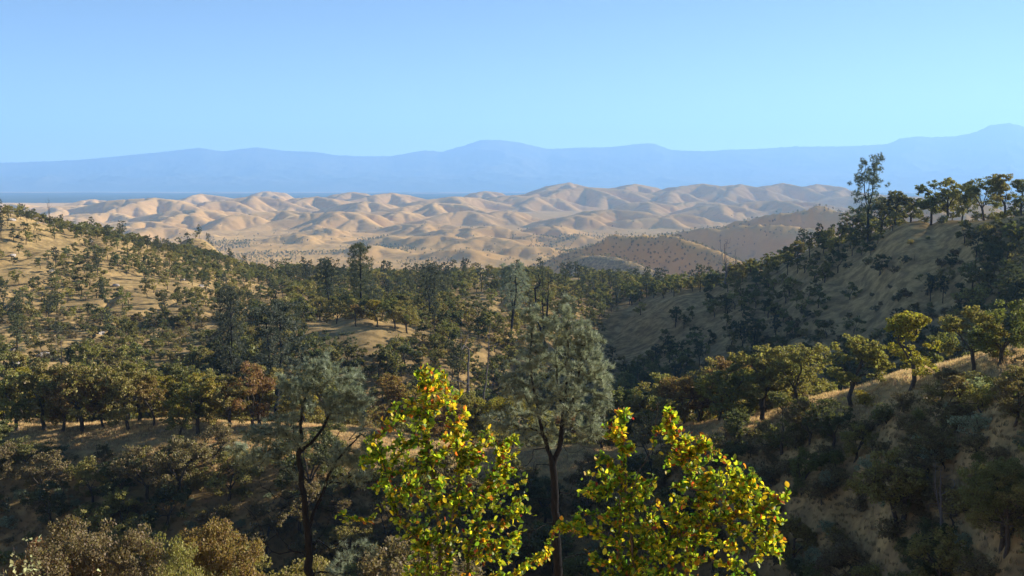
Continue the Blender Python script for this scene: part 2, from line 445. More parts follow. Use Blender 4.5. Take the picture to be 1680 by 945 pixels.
def foliage_mat(name, transl=0.35, vary=0.45, gloss=0.0, attr=None, rough=0.45, tmul=(1.15, 1.2, 0.6)):
    """colour = the object's own colour (or a stored leaf colour), varied leaf by leaf and tree by tree"""
    m, nt = mat(name)
    oi = nd(nt, 'ShaderNodeObjectInfo'); geo = nd(nt, 'ShaderNodeNewGeometry')
    if attr:
        at = nd(nt, 'ShaderNodeAttribute', attribute_name=attr); base = at.outputs['Color']
        if attr == 'tint': at.attribute_type = 'INSTANCER'
    else:
        base = oi.outputs['Color']
    hs = nd(nt, 'ShaderNodeHueSaturation')
    rnd = geo.outputs['Random Per Island']
    hs.inputs['Hue'].default_value = 0.5
    h = vmath(nt, 'ADD', vmath(nt, 'MULTIPLY', rnd, 0.05), vmath(nt, 'ADD', vmath(nt, 'MULTIPLY', oi.outputs['Random'], 0.03), 0.46))
    nt.links.new(h, hs.inputs['Hue'])
    tc = nd(nt, 'ShaderNodeTexCoord')
    n = noise(nt, tc.outputs['Object'], 0.9, 3, 0.6)
    v = vmath(nt, 'ADD', vmath(nt, 'MULTIPLY', rnd, vary), vmath(nt, 'ADD', vmath(nt, 'MULTIPLY', n, 0.9), 0.33))
    nt.links.new(v, hs.inputs['Value'])
    nt.links.new(base, hs.inputs['Color'])
    d_ = nd(nt, 'ShaderNodeBsdfDiffuse'); nt.links.new(hs.outputs[0], d_.inputs['Color'])
    t_ = nd(nt, 'ShaderNodeBsdfTranslucent')
    tcol = mix(nt, 1.0, hs.outputs[0], tmul, 'MULTIPLY'); nt.links.new(tcol, t_.inputs['Color'])
    ms = nd(nt, 'ShaderNodeMixShader'); ms.inputs[0].default_value = transl
    nt.links.new(d_.outputs[0], ms.inputs[1]); nt.links.new(t_.outputs[0], ms.inputs[2])
    last = ms.outputs[0]
    if gloss:
        g = nd(nt, 'ShaderNodeBsdfGlossy'); g.inputs['Roughness'].default_value = rough
        m2 = nd(nt, 'ShaderNodeMixShader'); m2.inputs[0].default_value = gloss
        nt.links.new(last, m2.inputs[1]); nt.links.new(g.outputs[0], m2.inputs[2]); last = m2.outputs[0]
    o = nd(nt, 'ShaderNodeOutputMaterial'); nt.links.new(last, o.inputs['Surface'])
    return m

M_LEAF = foliage_mat('oak_foliage', 0.4, 0.6, 0.015, rough=0.5)
M_NEEDLE = foliage_mat('pine_needles', 0.3, 0.6, 0.02, rough=0.5, tmul=(1.0, 1.05, 0.8))
M_BROAD = foliage_mat('broad_leaf', 0.58, 0.3, 0.022, rough=0.5, tmul=(1.5, 1.5, 0.7))
M_BROAD_MASS = foliage_mat('broad_leaf_mass', 0.58, 0.3, 0.022, attr='leafcol', rough=0.5, tmul=(1.5, 1.5, 0.7))
M_GRASS = foliage_mat('dry_grass_blades', 0.4, 0.5, tmul=(1.1, 1.0, 0.8))
M_GRASS_MASS = foliage_mat('dry_grass_mass', 0.4, 0.5, attr='tint', tmul=(1.1, 1.0, 0.8))
M_LEAF_MASS = foliage_mat('oak_foliage_mass', 0.4, 0.6, 0.015, attr='tint', rough=0.5)
M_NEEDLE_MASS = foliage_mat('pine_needles_mass', 0.3, 0.6, 0.02, attr='tint', rough=0.5, tmul=(1.0, 1.05, 0.8))

def bark_mat(name, a, b_, sc=9.0):
    m, nt = mat(name)
    tc = nd(nt, 'ShaderNodeTexCoord')
    mp = nd(nt, 'ShaderNodeMapping'); mp.inputs['Scale'].default_value = (1, 1, 0.25); nt.links.new(tc.outputs['Object'], mp.inputs['Vector'])
    n = noise(nt, mp.outputs[0], sc, 5, 0.7)
    c = ramp(nt, n, [(0.35, a), (0.7, b_)])
    p = nd(nt, 'ShaderNodeBsdfDiffuse'); p.inputs['Roughness'].default_value = 0.9; nt.links.new(c, p.inputs['Color'])
    bp = nd(nt, 'ShaderNodeBump'); bp.inputs['Distance'].default_value = 0.04; nt.links.new(n, bp.inputs['Height']); nt.links.new(bp.outputs[0], p.inputs['Normal'])
    o = nd(nt, 'ShaderNodeOutputMaterial'); nt.links.new(p.outputs[0], o.inputs['Surface'])
    return m
M_BARK = bark_mat('oak_bark', (0.06, 0.05, 0.042), (0.14, 0.12, 0.10))
M_PBARK = bark_mat('pine_bark', (0.020, 0.020, 0.022), (0.048, 0.045, 0.043), 14)
M_DEAD = bark_mat('dead_wood', (0.13, 0.11, 0.10), (0.28, 0.25, 0.23))
M_BURNT = bark_mat('burnt_wood', (0.02, 0.018, 0.018), (0.06, 0.05, 0.05))
M_TWIG = bark_mat('twig_bark', (0.10, 0.07, 0.05), (0.22, 0.17, 0.13), 40)

def rock_mat():
    m, nt = mat('pale_rock')
    tc = nd(nt, 'ShaderNodeTexCoord')
    n = noise(nt, tc.outputs['Object'], 1.7, 6, 0.7)
    c = ramp(nt, n, [(0.3, (0.16, 0.13, 0.11)), (0.6, (0.40, 0.36, 0.32))])
    p = nd(nt, 'ShaderNodeBsdfDiffuse'); nt.links.new(c, p.inputs['Color'])
    bp = nd(nt, 'ShaderNodeBump'); bp.inputs['Distance'].default_value = 0.2; nt.links.new(n, bp.inputs['Height']); nt.links.new(bp.outputs[0], p.inputs['Normal'])
    o = nd(nt, 'ShaderNodeOutputMaterial'); nt.links.new(p.outputs[0], o.inputs['Surface'])
    return m
M_ROCK = rock_mat()

# ----------------------------------------------------------------- mesh helpers
def make_mesh(name, V, faces, mats, midx=None, smooth_=False, color=None):
    """faces: list of (n, k) int arrays"""
    me = bpy.data.meshes.new(name)
    V = np.asarray(V, np.float32)
    faces = [np.asarray(f, np.int32) for f in faces if len(f)]
    nl = sum(f.size for f in faces); nf = sum(len(f) for f in faces)
    me.vertices.add(len(V)); me.vertices.foreach_set('co', V.ravel())
    me.loops.add(nl); me.loops.foreach_set('vertex_index', np.concatenate([f.ravel() for f in faces]))
    tot = np.concatenate([np.full(len(f), f.shape[1], np.int32) for f in faces])
    st = np.concatenate([[0], np.cumsum(tot)[:-1]]).astype(np.int32)
    me.polygons.add(nf); me.polygons.foreach_set('loop_start', st)
    try: me.polygons.foreach_set('loop_total', tot)
    except Exception: pass
    if midx is not None: me.polygons.foreach_set('material_index', np.asarray(midx, np.int32))
    me.update(calc_edges=True)
    me.polygons.foreach_set('use_smooth', np.full(nf, smooth_))
    for m in mats: me.materials.append(m)
    if color is not None:
        a = me.color_attributes.new('leafcol', 'FLOAT_COLOR', 'POINT')
        c = np.ones((len(V), 4), np.float32); c[:, :3] = color
        a.data.foreach_set('color', c.ravel())
    return me

def add_obj(name, me, parent=None, loc=(0, 0, 0), color=None):
    o = bpy.data.objects.new(name, me)
    if color is not None: o.color = (*color, 1)
    COL.objects.link(o)
    o.location = loc
    if parent is not None: o.parent = parent
    return o

def tag(o, label=None, cat=None, group=None, kind=None):
    if label: o['label'] = label
    if cat: o['category'] = cat
    if group: o['group'] = group
    if kind: o['kind'] = kind

def empty(name, loc, rz=0.0, sc=1.0):
    o = bpy.data.objects.new(name, None); COL.objects.link(o)
    o.location = loc; o.rotation_euler = (0, 0, rz); o.scale = (sc, sc, sc)
    o.empty_display_size = 0.5
    return o

# ----------------------------------------------------------------- ground sheets
def sheet(name, ys, ncol, ulim, mat_, label, lower=0.0):
    U = np.linspace(-ulim, ulim, ncol)
    X = U[None, :] * (ys[:, None] + 42.0)
    Y = np.repeat(ys[:, None], ncol, 1)
    Z = land(X, Y) - lower
    V = np.stack([X, Y, Z], -1).reshape(-1, 3)
    r, c = len(ys), ncol
    i = (np.arange(r - 1)[:, None] * c + np.arange(c - 1)[None]).ravel()
    Fq = np.stack([i, i + 1, i + c + 1, i + c], 1)
    o = add_obj(name, make_mesh(name, V, [Fq], [mat_], smooth_=True))
    tag(o, label, None, None, 'structure')
    return o

ys = np.concatenate([np.linspace(-38, 3, 30)[:-1], np.geomspace(3, 100, 110)[:-1], np.geomspace(100, 620, 290)[:-1], np.geomspace(620, 1520, 70)])
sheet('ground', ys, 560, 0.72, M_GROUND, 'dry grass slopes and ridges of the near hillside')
ys = np.concatenate([np.linspace(1500, 3000, 90)[:-1], np.linspace(3000, 7600, 470)[:-1], np.linspace(7600, 9000, 50)])
sheet('golden_hills', ys, 980, 0.66, M_HILLS, 'rolling bare golden hills across the valley floor', 0.3)
sheet('valley_plain', np.geomspace(8960, 20050, 150), 420, 0.66, M_PLAIN, 'wooded plain stretching to the mountains', 2.0)
sheet('mountains', np.linspace(20000, 30500, 110), 800, 0.66, M_MOUNT, 'pale blue mountain range on the horizon', 4.0)

# ----------------------------------------------------------------- growing plants
def grow(stems, targets, rng, step=0.5, asc=1.0, bow=0.25, jit=0.06):
    """stems: polylines [(points, parent polyline index or None)]; every target gets a branch to the nearest suitable node.
    Returns node positions, parents, tip index of each target."""
    P = []; par = []; ends = []
    for pts, pi in stems:
        pts = np.asarray(pts, float)
        start = -1 if pi is None else pi
        prev = start if pi is None else int(np.argmin(((np.array(P) - pts[0]) ** 2).sum(1)))
        for k in range(len(pts)):
            if k == 0:
                if prev >= 0: continue
                P.append(pts[0]); par.append(-1); prev = 0; continue
            a, b = P[prev], pts[k]
            n = max(1, int(np.linalg.norm(b - a) / step))
            for j in range(1, n + 1):
                q = a + (b - a) * j / n + rng.normal(0, jit * step, 3) * (j < n)
                P.append(q); par.append(prev); prev = len(P) - 1
        ends.append(prev)
    nst = len(P)
    base = P[0]
    T = np.asarray(targets, float)
    A0 = np.array(P)
    dmin = np.array([np.sqrt(((A0 - t) ** 2).sum(1)).min() for t in T])
    order = np.argsort(dmin)
    tips = np.zeros(len(T), int)
    cap = nst + len(T) * 14
    A = np.zeros((cap, 3)); A[:nst] = A0; n = nst
    par = list(par)
    for ti in order:
        t = T[ti]
        d_ = t - A[:n]
        dist = np.sqrt((d_ ** 2).sum(1))
        cost = dist + asc * np.maximum(0, A[:n, 2] - t[2] + 0.15 * dist)
        j = int(np.argmin(cost)); p = A[j]; L = dist[j]
        pd = p - A[par[j]] if par[j] >= 0 else np.array([0, 0, 1.0])
        pd = pd / (np.linalg.norm(pd) + 1e-6)
        dirt = (t - p) / (L + 1e-6)
        c = p + (0.5 * pd + 0.5 * dirt) * L * (0.35 + bow * rng.random()) + rng.normal(0, 0.05 * L, 3)
        m = int(np.clip(L / step, 1, 10))
        prev = j
        for k in range(1, m + 1):
            s = k / m
            q = (1 - s) ** 2 * p + 2 * s * (1 - s) * c + s * s * t
            if n >= cap: break
            A[n] = q; par.append(prev); prev = n; n += 1
        tips[ti] = prev
    return A[:n].copy(), np.array(par), tips

def radii(P, par, r_trunk, r_tip, tips):
    n = len(P); cnt = np.zeros(n); cnt[tips] += 1
    leafless = np.ones(n, bool); leafless[par[par >= 0]] = False
    cnt[leafless & (cnt == 0)] += 1
    for i in range(n - 1, 0, -1):
        if par[i] >= 0: cnt[par[i]] += cnt[i]
    tot = cnt[0]
    p = math.log(r_trunk / r_tip) / math.log(max(2, tot))
    return r_tip * np.maximum(cnt, 1) ** p

def tubes(P, par, R, k=5, flare=1.0, thick=None):
    """tapered limbs; faces as quads"""
    idx = np.arange(1, len(P)); idx = idx[par[idx] >= 0]
    if thick is not None: idx = idx[R[idx] >= thick]
    a = P[par[idx]]; b = P[idx]
    ra = np.minimum(R[par[idx]], R[idx] * 1.5); rb = R[idx]
    gp = par[par[idx]]
    d_ = b - a; L = np.linalg.norm(d_, axis=1, keepdims=True) + 1e-9; d_ = d_ / L
    a = a - d_ * (ra[:, None] * 0.35)
    ref = np.where(np.abs(d_[:, 2:3]) < 0.9, np.array([[0, 0, 1.0]]), np.array([[1.0, 0, 0]]))
    s = np.cross(d_, ref); s /= np.linalg.norm(s, axis=1, keepdims=True); t = np.cross(d_, s)
    an = np.arange(k) / k * 2 * np.pi
    ring = np.cos(an)[None, :, None] * s[:, None] + np.sin(an)[None, :, None] * t[:, None]
    A = a[:, None] + ring * ra[:, None, None]; B = b[:, None] + ring * rb[:, None, None]
    V = np.concatenate([A, B], 1).reshape(-1, 3)
    m = len(idx); o = np.arange(m)[:, None] * 2 * k; j = np.arange(k)[None]; j2 = (j + 1) % k
    Q = np.stack([o + j, o + j2, o + k + j2, o + k + j], -1).reshape(-1, 4)
    return V, Q

def rand_frames(n, rng, up=0.0):
    z = rng.normal(0, 1, (n, 3)); z[:, 2] += up
    z /= np.linalg.norm(z, axis=1, keepdims=True)
    x = np.cross(z, rng.normal(0, 1, (n, 3))); x /= np.linalg.norm(x, axis=1, keepdims=True) + 1e-9
    return x, np.cross(z, x), z

def cards(C, size, rng, up=0.6):
    """small bent lobed leaf sprays: two triangles sharing a rib"""
    n = len(C)
    x, y, z = rand_frames(n, rng, up)
    s = (size * rng.uniform(0.6, 1.4, n))[:, None]
    w = s * rng.uniform(0.3, 0.6, n)[:, None]
    bend = z * s * rng.uniform(-0.2, 0.3, n)[:, None]
    V = np.stack([C - x * s * 0.5, C - y * w + bend, C + x * s * 0.5, C + y * w * rng.uniform(0.6, 1.3, n)[:, None] + bend], 1).reshape(-1, 3)
    o = np.arange(n)[:, None] * 4
    return V, np.concatenate([o + np.array([[0, 1, 2]]), o + np.array([[0, 2, 3]])])

def ball(n, rng):
    v = rng.normal(0, 1, (n, 3)); v /= np.linalg.norm(v, axis=1, keepdims=True)
    return v * (rng.random((n, 1)) ** (1 / 3))

def needles(C, D, nper, L, w, rng, spread=0.75):
    """needle tufts: thin long triangles fanning about direction D"""
    n = len(C)
    C = np.repeat(C, nper, 0); D = np.repeat(D, nper, 0)
    m = len(C)
    d_ = D + rng.normal(0, spread, (m, 3)); d_ /= np.linalg.norm(d_, axis=1, keepdims=True)
    l = (L * rng.uniform(0.6, 1.15, m))[:, None]
    sd = np.cross(d_, rng.normal(0, 1, (m, 3))); sd /= np.linalg.norm(sd, axis=1, keepdims=True) + 1e-9
    droop = np.array([[0, 0, -1.0]]) * l * 0.12
    V = np.stack([C - sd * w * 0.5, C + sd * w * 0.5, C + d_ * l + droop], 1).reshape(-1, 3)
    return V, (np.arange(m)[:, None] * 3 + np.array([[0, 1, 2]]))

def oak_geo(seed, H=9.0, W=8.0, n_lobes=11, n_tgt=170, leaves=5200, leaf=0.2, trunk=0.24, lean=0.0, k=5, open_=0.0, clump=0.55, low=0.26):
    rng = np.random.default_rng(seed)
    th = H * rng.uniform(0.20, 0.30)
    az = rng.uniform(0, 6.28)
    top = np.array([lean * H * math.cos(az) * .5, lean * H * math.sin(az) * .5, th])
    stems = [([[0, 0, -0.6], [0, 0, 0], top * [0.4, 0.4, 0.5] + [rng.normal(0, .12), rng.normal(0, .12), 0], top], None)]
    lob = []
    for i in range(n_lobes):
        a = rng.uniform(0, 6.28); t = rng.uniform(0, 1) ** 0.8
        zz = H * (low + (0.86 - low) * t)
        rad = 0.5 * W * math.sqrt(max(0.05, 1 - ((zz / H - 0.52) / 0.5) ** 2)) * rng.uniform(0.45, 0.92)
        lob.append((np.array([rad * math.cos(a), rad * math.sin(a), zz]) + top * [1, 1, 0], W * rng.uniform(0.11, 0.21)))
    lob.append((np.array([top[0], top[1], H * 0.87]), W * 0.15))
    tg = []; wts = np.array([l[1] ** 2 for l in lob]); wts /= wts.sum()
    cnts = rng.multinomial(n_tgt, wts)
    for (c, r), m in zip(lob, cnts):
        v = rng.normal(0, 1, (m, 3)); v /= np.linalg.norm(v, axis=1, keepdims=True) + 1e-9
        v[:, 2] = v[:, 2] * 0.75
        tg.append(c + v * r * rng.uniform(0.55, 1.1, (m, 1)))
    for a in np.linspace(0, 6.28, 5)[:4] + rng.uniform(0, 1.2):
        d_ = np.array([math.cos(a), math.sin(a), 0]) * W * rng.uniform(0.14, 0.25) + np.array([0, 0, H * rng.uniform(0.2, 0.36)])
        stems.append(([top, top + d_ * 0.5 + [0, 0, .15], top + d_], 0))
    tg = np.concatenate(tg)
    P, par, tips = grow(stems, tg, rng, step=0.45)
    R = radii(P, par, trunk, 0.016, tips)
    R[P[:, 2] < 0.5] *= 1.25
    m = rng.random(len(tg)) > open_
    per = max(1, int(leaves / max(1, m.sum())))
    C = np.repeat(tg[m], per, 0) + ball(per * m.sum(), rng) * np.array([clump, clump, clump * 0.62]) * W / 8
    LV, LF = cards(C, leaf, rng)
    TV, TQ = tubes(P, par, R, k, thick=0.02 if k > 3 else 0.035)
    return (TV, TQ), (LV, LF)

def pine_geo(seed, H=14.0, W=6.5, n_tgt=150, tufts=9, nper=9, L=0.34, w=0.03, trunk=0.24, forks=2, low=0.35, k=5, spread=0.75):
    """grey pine: forked, open, rounded crown of upturned tufts"""
    rng = np.random.default_rng(seed)
    fz = H * rng.uniform(0.28, 0.42); a0 = rng.uniform(0, 6.28)
    tip = []
    stems = [([[0, 0, -0.8], [0, 0, 0], [rng.normal(0, .2), rng.normal(0, .2), fz]], None)]
    base = np.array(stems[0][0][-1])
    for i in range(forks):
        a = a0 + i * 6.28 / forks + rng.normal(0, .3); o = W * rng.uniform(0.10, 0.24)
        e = np.array([math.cos(a) * o, math.sin(a) * o, H * rng.uniform(0.84, 1.0)])
        mid = base + (e - base) * 0.45 + np.array([math.cos(a), math.sin(a), 0]) * o * 0.45
        stems.append(([base, mid, e], 0)); tip.append((mid, e))
    tg = []
    for i in range(n_tgt):
        m_, e = tip[rng.integers(forks)]
        t = rng.random() ** 0.8
        zf = low + (1 - low) * t
        c = m_ + (e - m_) * np.clip((zf * H - m_[2]) / (e[2] - m_[2]), -0.6, 1)
        rad = W * 0.5 * (0.25 + 0.6 * math.sin(math.pi * min(1, (1 - t) * 0.75 + 0.12))) * math.sqrt(rng.random())
        a = rng.uniform(0, 6.28)
        tg.append([c[0] + rad * math.cos(a), c[1] + rad * math.sin(a), zf * H + rng.normal(0, .2)])
    tg = np.array(tg)
    P, par, tips = grow(stems, tg, rng, step=0.5, asc=0.5)
    R = radii(P, par, trunk, 0.014, tips)
    C = np.repeat(tg, tufts, 0) + ball(tufts * len(tg), rng) * np.array([0.42, 0.42, 0.34]) * W / 6.5
    D = (C - np.repeat(tg, tufts, 0)) * 1.2 + np.array([0, 0, 0.6])
    LV, LF = needles(C, D, nper, L, w, rng, spread)
    TV, TQ = tubes(P, par, R, k, thick=0.018)
    return (TV, TQ), (LV, LF)

def shrub_geo(seed, H=2.2, W=3.0, n_tgt=60, leaves=1500, leaf=0.14, k=4):
    rng = np.random.default_rng(seed)
    lob = [(np.array([rng.normal(0, W * .2), rng.normal(0, W * .2), H * rng.uniform(0.35, 0.75)]), W * rng.uniform(.16, .3)) for _ in range(6)]
    tg = []
    for i in range(n_tgt):
        c, r = lob[rng.integers(6)]
        v = rng.normal(0, 1, 3); v /= np.linalg.norm(v)
        q = c + v * r * rng.uniform(.6, 1.05); q[2] = max(0.12, q[2]); tg.append(q)
    tg = np.array(tg)
    stems = [([[0, 0, -0.3], [0, 0, 0.15]], None)]
    P, par, tips = grow(stems, tg, rng, step=0.3, asc=0.6)
    R = radii(P, par, 0.07, 0.012, tips)
    per = max(1, leaves // n_tgt)
    C = np.repeat(tg, per, 0) + ball(per * n_tgt, rng) * [0.36, 0.36, 0.26]
    C[:, 2] = np.maximum(C[:, 2], 0.03)
    return tubes(P, par, R, k), cards(C, leaf, rng)

def snag_geo(seed, H=10.0, W=4.0, n_tgt=26, trunk=0.2, k=5, forks=3):
    rng = np.random.default_rng(seed)
    stems = [([[0, 0, -0.6], [0, 0, 0], [rng.normal(0, .15), rng.normal(0, .15), H * 0.25]], None)]
    b = np.array(stems[0][0][-1])
    for i in range(forks):
        a = rng.uniform(0, 6.28); e = np.array([math.cos(a) * W * .28, math.sin(a) * W * .28, H * rng.uniform(.7, 1)])
        stems.append(([b, b + (e - b) * .5 + [math.cos(a) * W * .08, math.sin(a) * W * .08, 0], e], 0))
    tg = np.array([[math.cos(a) * r, math.sin(a) * r, H * z] for a, r, z in zip(rng.uniform(0, 6.28, n_tgt), W * .5 * np.sqrt(rng.random(n_tgt)), rng.uniform(.35, .95, n_tgt))])
    P, par, tips = grow(stems, tg, rng, step=0.45)
    R = radii(P, par, trunk, 0.015, tips)
    return tubes(P, par, R, k)

class Kind:
    """a plant kind: its meshes in two parts (trunk, crown) or joined in one"""
    def __init__(s, trunk, crown, mt, mc, joined):
        (TV, TQ) = trunk
        if crown is None:
            s.one = make_mesh('dead_tree', TV, [TQ], [mt], smooth_=True); s.joined = True; return
        (LV, LF) = crown
        s.joined = joined
        if joined:
            V = np.concatenate([TV, LV])
            s.one = make_mesh('tree', V, [TQ, LF + len(TV)], [mt, mc], np.concatenate([np.zeros(len(TQ)), np.ones(len(LF))]))
        else:
            s.t = make_mesh('trunk', TV, [TQ], [mt], smooth_=True)
            s.c = make_mesh('crown', LV, [LF], [mc])

NEAR_OAK = [Kind(*oak_geo(100 + i, H=9.0, W=8.0 + (i % 3) * .8, n_lobes=13, n_tgt=250, leaves=26000, leaf=0.125, lean=0.05 * (i % 3), k=6, clump=0.5), M_BARK, M_LEAF, False) for i in range(4)]
MID_OAK = [Kind(*oak_geo(200 + i, H=9.0, W=6.6 + (i % 4) * .7, n_lobes=11 + i % 5, n_tgt=175, leaves=6600 - 600 * (i % 3), leaf=0.25, lean=0.04 * (i % 4), open_=0.08 * (i % 3)), M_BARK, M_LEAF, False) for i in range(8)]
FAR_OAK_RAW = [oak_geo(300 + i, H=8.5, W=7.0 + (i % 3), n_lobes=9, n_tgt=46, leaves=1100, leaf=0.50, k=3, clump=0.75) for i in range(6)]
FAR_OAK = [Kind(*g, M_BARK, M_LEAF_MASS, True) for g in FAR_OAK_RAW]
MID_PINE = [Kind(*pine_geo(400 + i, H=14, W=6.2, n_tgt=170, tufts=9, nper=9, L=0.45, w=0.07, forks=2 + i % 2), M_PBARK, M_NEEDLE, False) for i in range(3)]
FAR_PINE = [Kind(*pine_geo(450 + i, H=14, W=5.6, n_tgt=60, tufts=8, nper=6, L=0.7, w=0.16, k=3), M_PBARK, M_NEEDLE_MASS, True) for i in range(3)]
SHRUB = [Kind(*shrub_geo(500 + i), M_BARK, M_LEAF, False) for i in range(4)]
FAR_SHRUB = [Kind(*shrub_geo(550 + i, n_tgt=30, leaves=520, leaf=0.25, k=3), M_BARK, M_LEAF_MASS, True) for i in range(4)]
SNAG = [Kind(snag_geo(600 + i), None, M_DEAD if i % 2 else M_BURNT, None, True) for i in range(4)]

OLIVE = (0.235, 0.200, 0.072); GREEN = (0.160, 0.157, 0.058); RUST = (0.22, 0.14, 0.058); YELLOW = (0.27, 0.21, 0.045)
DARK = (0.098, 0.104, 0.050); GREYG = (0.25, 0.28, 0.20); BROWN = (0.185, 0.145, 0.080)
CNAME = {OLIVE: 'olive green', GREEN: 'green', RUST: 'rust brown', YELLOW: 'yellow green', DARK: 'dark green', GREYG: 'grey green', BROWN: 'dull brown'}

def put(kinds, idx, loc, name, color, sc=1.0, rz=None, zs=1.0, label=None, cat='tree', group=None, one_name=None):
    k = kinds[idx % len(kinds)]
    rz = random.uniform(0, 6.28) if rz is None else rz
    if k.joined:
        o = add_obj(name, k.one, None, loc, color)
        o.rotation_euler = (0, 0, rz); o.scale = (sc, sc, sc * zs)
        tag(o, label, cat, group)
        return o
    e = empty(name, loc, rz, sc); e.scale = (sc, sc, sc * zs)
    for nm, me in (('trunk', k.t), ('crown', k.c)):
        c = bpy.data.objects.new(nm, me); c.color = (*color, 1); COL.objects.link(c); c.parent = e
    tag(e, label, cat, group)
    return e

# ================================================================= the two leafy bushes in front
def leaf_mesh():
    """an oval leaf folded a little along its midrib, 1 long"""
    L = [(0, 0, 0), (0.18, 0.2, 0.03), (0.45, 0.33, 0.05), (0.75, 0.27, 0.02), (1.0, 0.0, -0.08), (0.75, -0.27, 0.02), (0.45, -0.33, 0.05), (0.18, -0.2, 0.03), (0.45, 0, -0.02), (0.75, 0, -0.04)]
    Fc = [(0, 1, 8), (1, 2, 8), (2, 3, 9), (2, 9, 8), (3, 4, 9), (4, 5, 9), (5, 6, 9), (6, 8, 9), (6, 7, 8), (7, 0, 8)]
    return np.array(L, float), np.array(Fc)
LEAF_V, LEAF_F = leaf_mesh()
M_LEAF_ONE = make_mesh('leaf', LEAF_V, [LEAF_F[:, ::-1]], [M_BROAD], smooth_=True)
LC = dict(g=(0.16, 0.27, 0.028), yg=(0.32, 0.38, 0.035), dg=(0.06, 0.13, 0.022), y=(0.66, 0.50, 0.04), o=(0.55, 0.22, 0.04), r=(0.36, 0.075, 0.03))

def leafy_bush(root, blobs, mains, n_tgt, per, name, label, seed, leaf=0.038, mixw=(.36, .34, .14, .12, .03, .01)):
    """blobs: (px, py, radius px, depth, weight, warmth 0..1)"""
    rng = np.random.default_rng(seed)
    e = empty(name, root)
    root = np.array(root)
    tg = []; warm = []
    W = np.array([b[4] for b in blobs], float); W /= W.sum()
    for b, m in zip(blobs, rng.multinomial(n_tgt, W)):
        c = point(b[0], b[1], b[3]); r = b[2] / FP * b[3] * 1.15
        v = ball(m, rng) * r; v[:, 1] *= 1.25
        tg.append(c + v); warm += [b[5]] * m
    tg = np.concatenate(tg) - root; warm = np.array(warm)
    stems = [([np.array([0, 0, -0.2]), np.array([0, 0, 0.05])], None)]
    for ms in mains:
        pts = [np.array([0, 0, 0.05])] + [point(*p) - root for p in ms]
        stems.append((pts, 0))
    P, par, tips = grow(stems, tg, rng, step=0.05, asc=0.25, jit=0.12)
    R = radii(P, par, 0.020, 0.0016, tips)
    V, Q = tubes(P, par, R, 5)
    st = add_obj('stem', make_mesh('stem', V, [Q], [M_TWIG], smooth_=True), e)
    # leaves along the last stretch of every twig
    base = []; dirs = []; wm = []
    for ti, tp in enumerate(tips):
        i = tp; ch = [i]
        while par[i] >= 0 and len(ch) < 5: i = par[i]; ch.append(i)
        for _ in range(per):
            s = rng.integers(0, max(1, len(ch) - 1)); a, b = P[ch[s]], P[par[ch[s]]] if par[ch[s]] >= 0 else P[ch[s]]
            q = a + (b - a) * rng.random()
            g = (a - b); g /= np.linalg.norm(g) + 1e-9
            dd = g * 0.5 + rng.normal(0, 0.65, 3) + np.array([0, 0, 0.25])
            base.append(q); dirs.append(dd / np.linalg.norm(dd)); wm.append(warm[ti])
    B = np.array(base); D = np.array(dirs); wm = np.array(wm); n = len(B)
    sz = leaf * rng.uniform(0.5, 1.2, n)
    up = rng.normal(0, 1, (n, 3)) + np.array([0.25, -0.1, 0.9])
    s = np.cross(up, D); s /= np.linalg.norm(s, axis=1, keepdims=True); nz = np.cross(D, s)
    keys = ['g', 'yg', 'dg', 'y', 'o', 'r']
    ck = []
    for i in range(n):
        w = np.array(mixw) * np.array([1 - .8 * wm[i], 1, 1 - .8 * wm[i], 1 + 2.5 * wm[i], 1 + 2.5 * wm[i], 1 + 4 * wm[i]]); w /= w.sum()
        ck.append(rng.choice(6, p=w))
    cols = np.array([LC[keys[c]] for c in ck]) * rng.uniform(0.75, 1.2, (n, 1))
    # the 300 leaves nearest the eye are leaves of their own, the rest one mass
    near = np.argsort((B + root)[:, 1] - 0.0 * n)[:int(min(300, n))]
    # spread the choice over the bush: take every leaf that faces the eye
    msk = np.zeros(n, bool); msk[near] = True
    for i in np.nonzero(msk)[0]:
        o = bpy.data.objects.new('leaf', M_LEAF_ONE)
        M = np.eye(4); M[:3, 0] = D[i]; M[:3, 1] = s[i]; M[:3, 2] = nz[i]
        from mathutils import Matrix
        MM = Matrix(M.tolist()); MM = Matrix.Translation(Vector(B[i])) @ MM @ Matrix.Scale(float(sz[i]), 4)
        COL.objects.link(o); o.parent = e; o.matrix_local = MM; o.color = (*cols[i], 1)
    r = np.nonzero(~msk)[0]
    LV = (B[r][:, None] + (LEAF_V[None, :, 0:1] * D[r][:, None] + LEAF_V[None, :, 1:2] * s[r][:, None] + LEAF_V[None, :, 2:3] * nz[r][:, None]) * sz[r][:, None, None])
    nv = len(LEAF_V)
    LF = (np.arange(len(r))[:, None, None] * nv + LEAF_F[None, :, ::-1]).reshape(-1, 3)
    fo = add_obj('foliage', make_mesh('foliage', LV.reshape(-1, 3), [LF], [M_BROAD_MASS], smooth_=True, color=np.repeat(cols[r], nv, 0)), e)
    fo['kind'] = 'stuff'
    tag(e, label, 'bush')
    return e

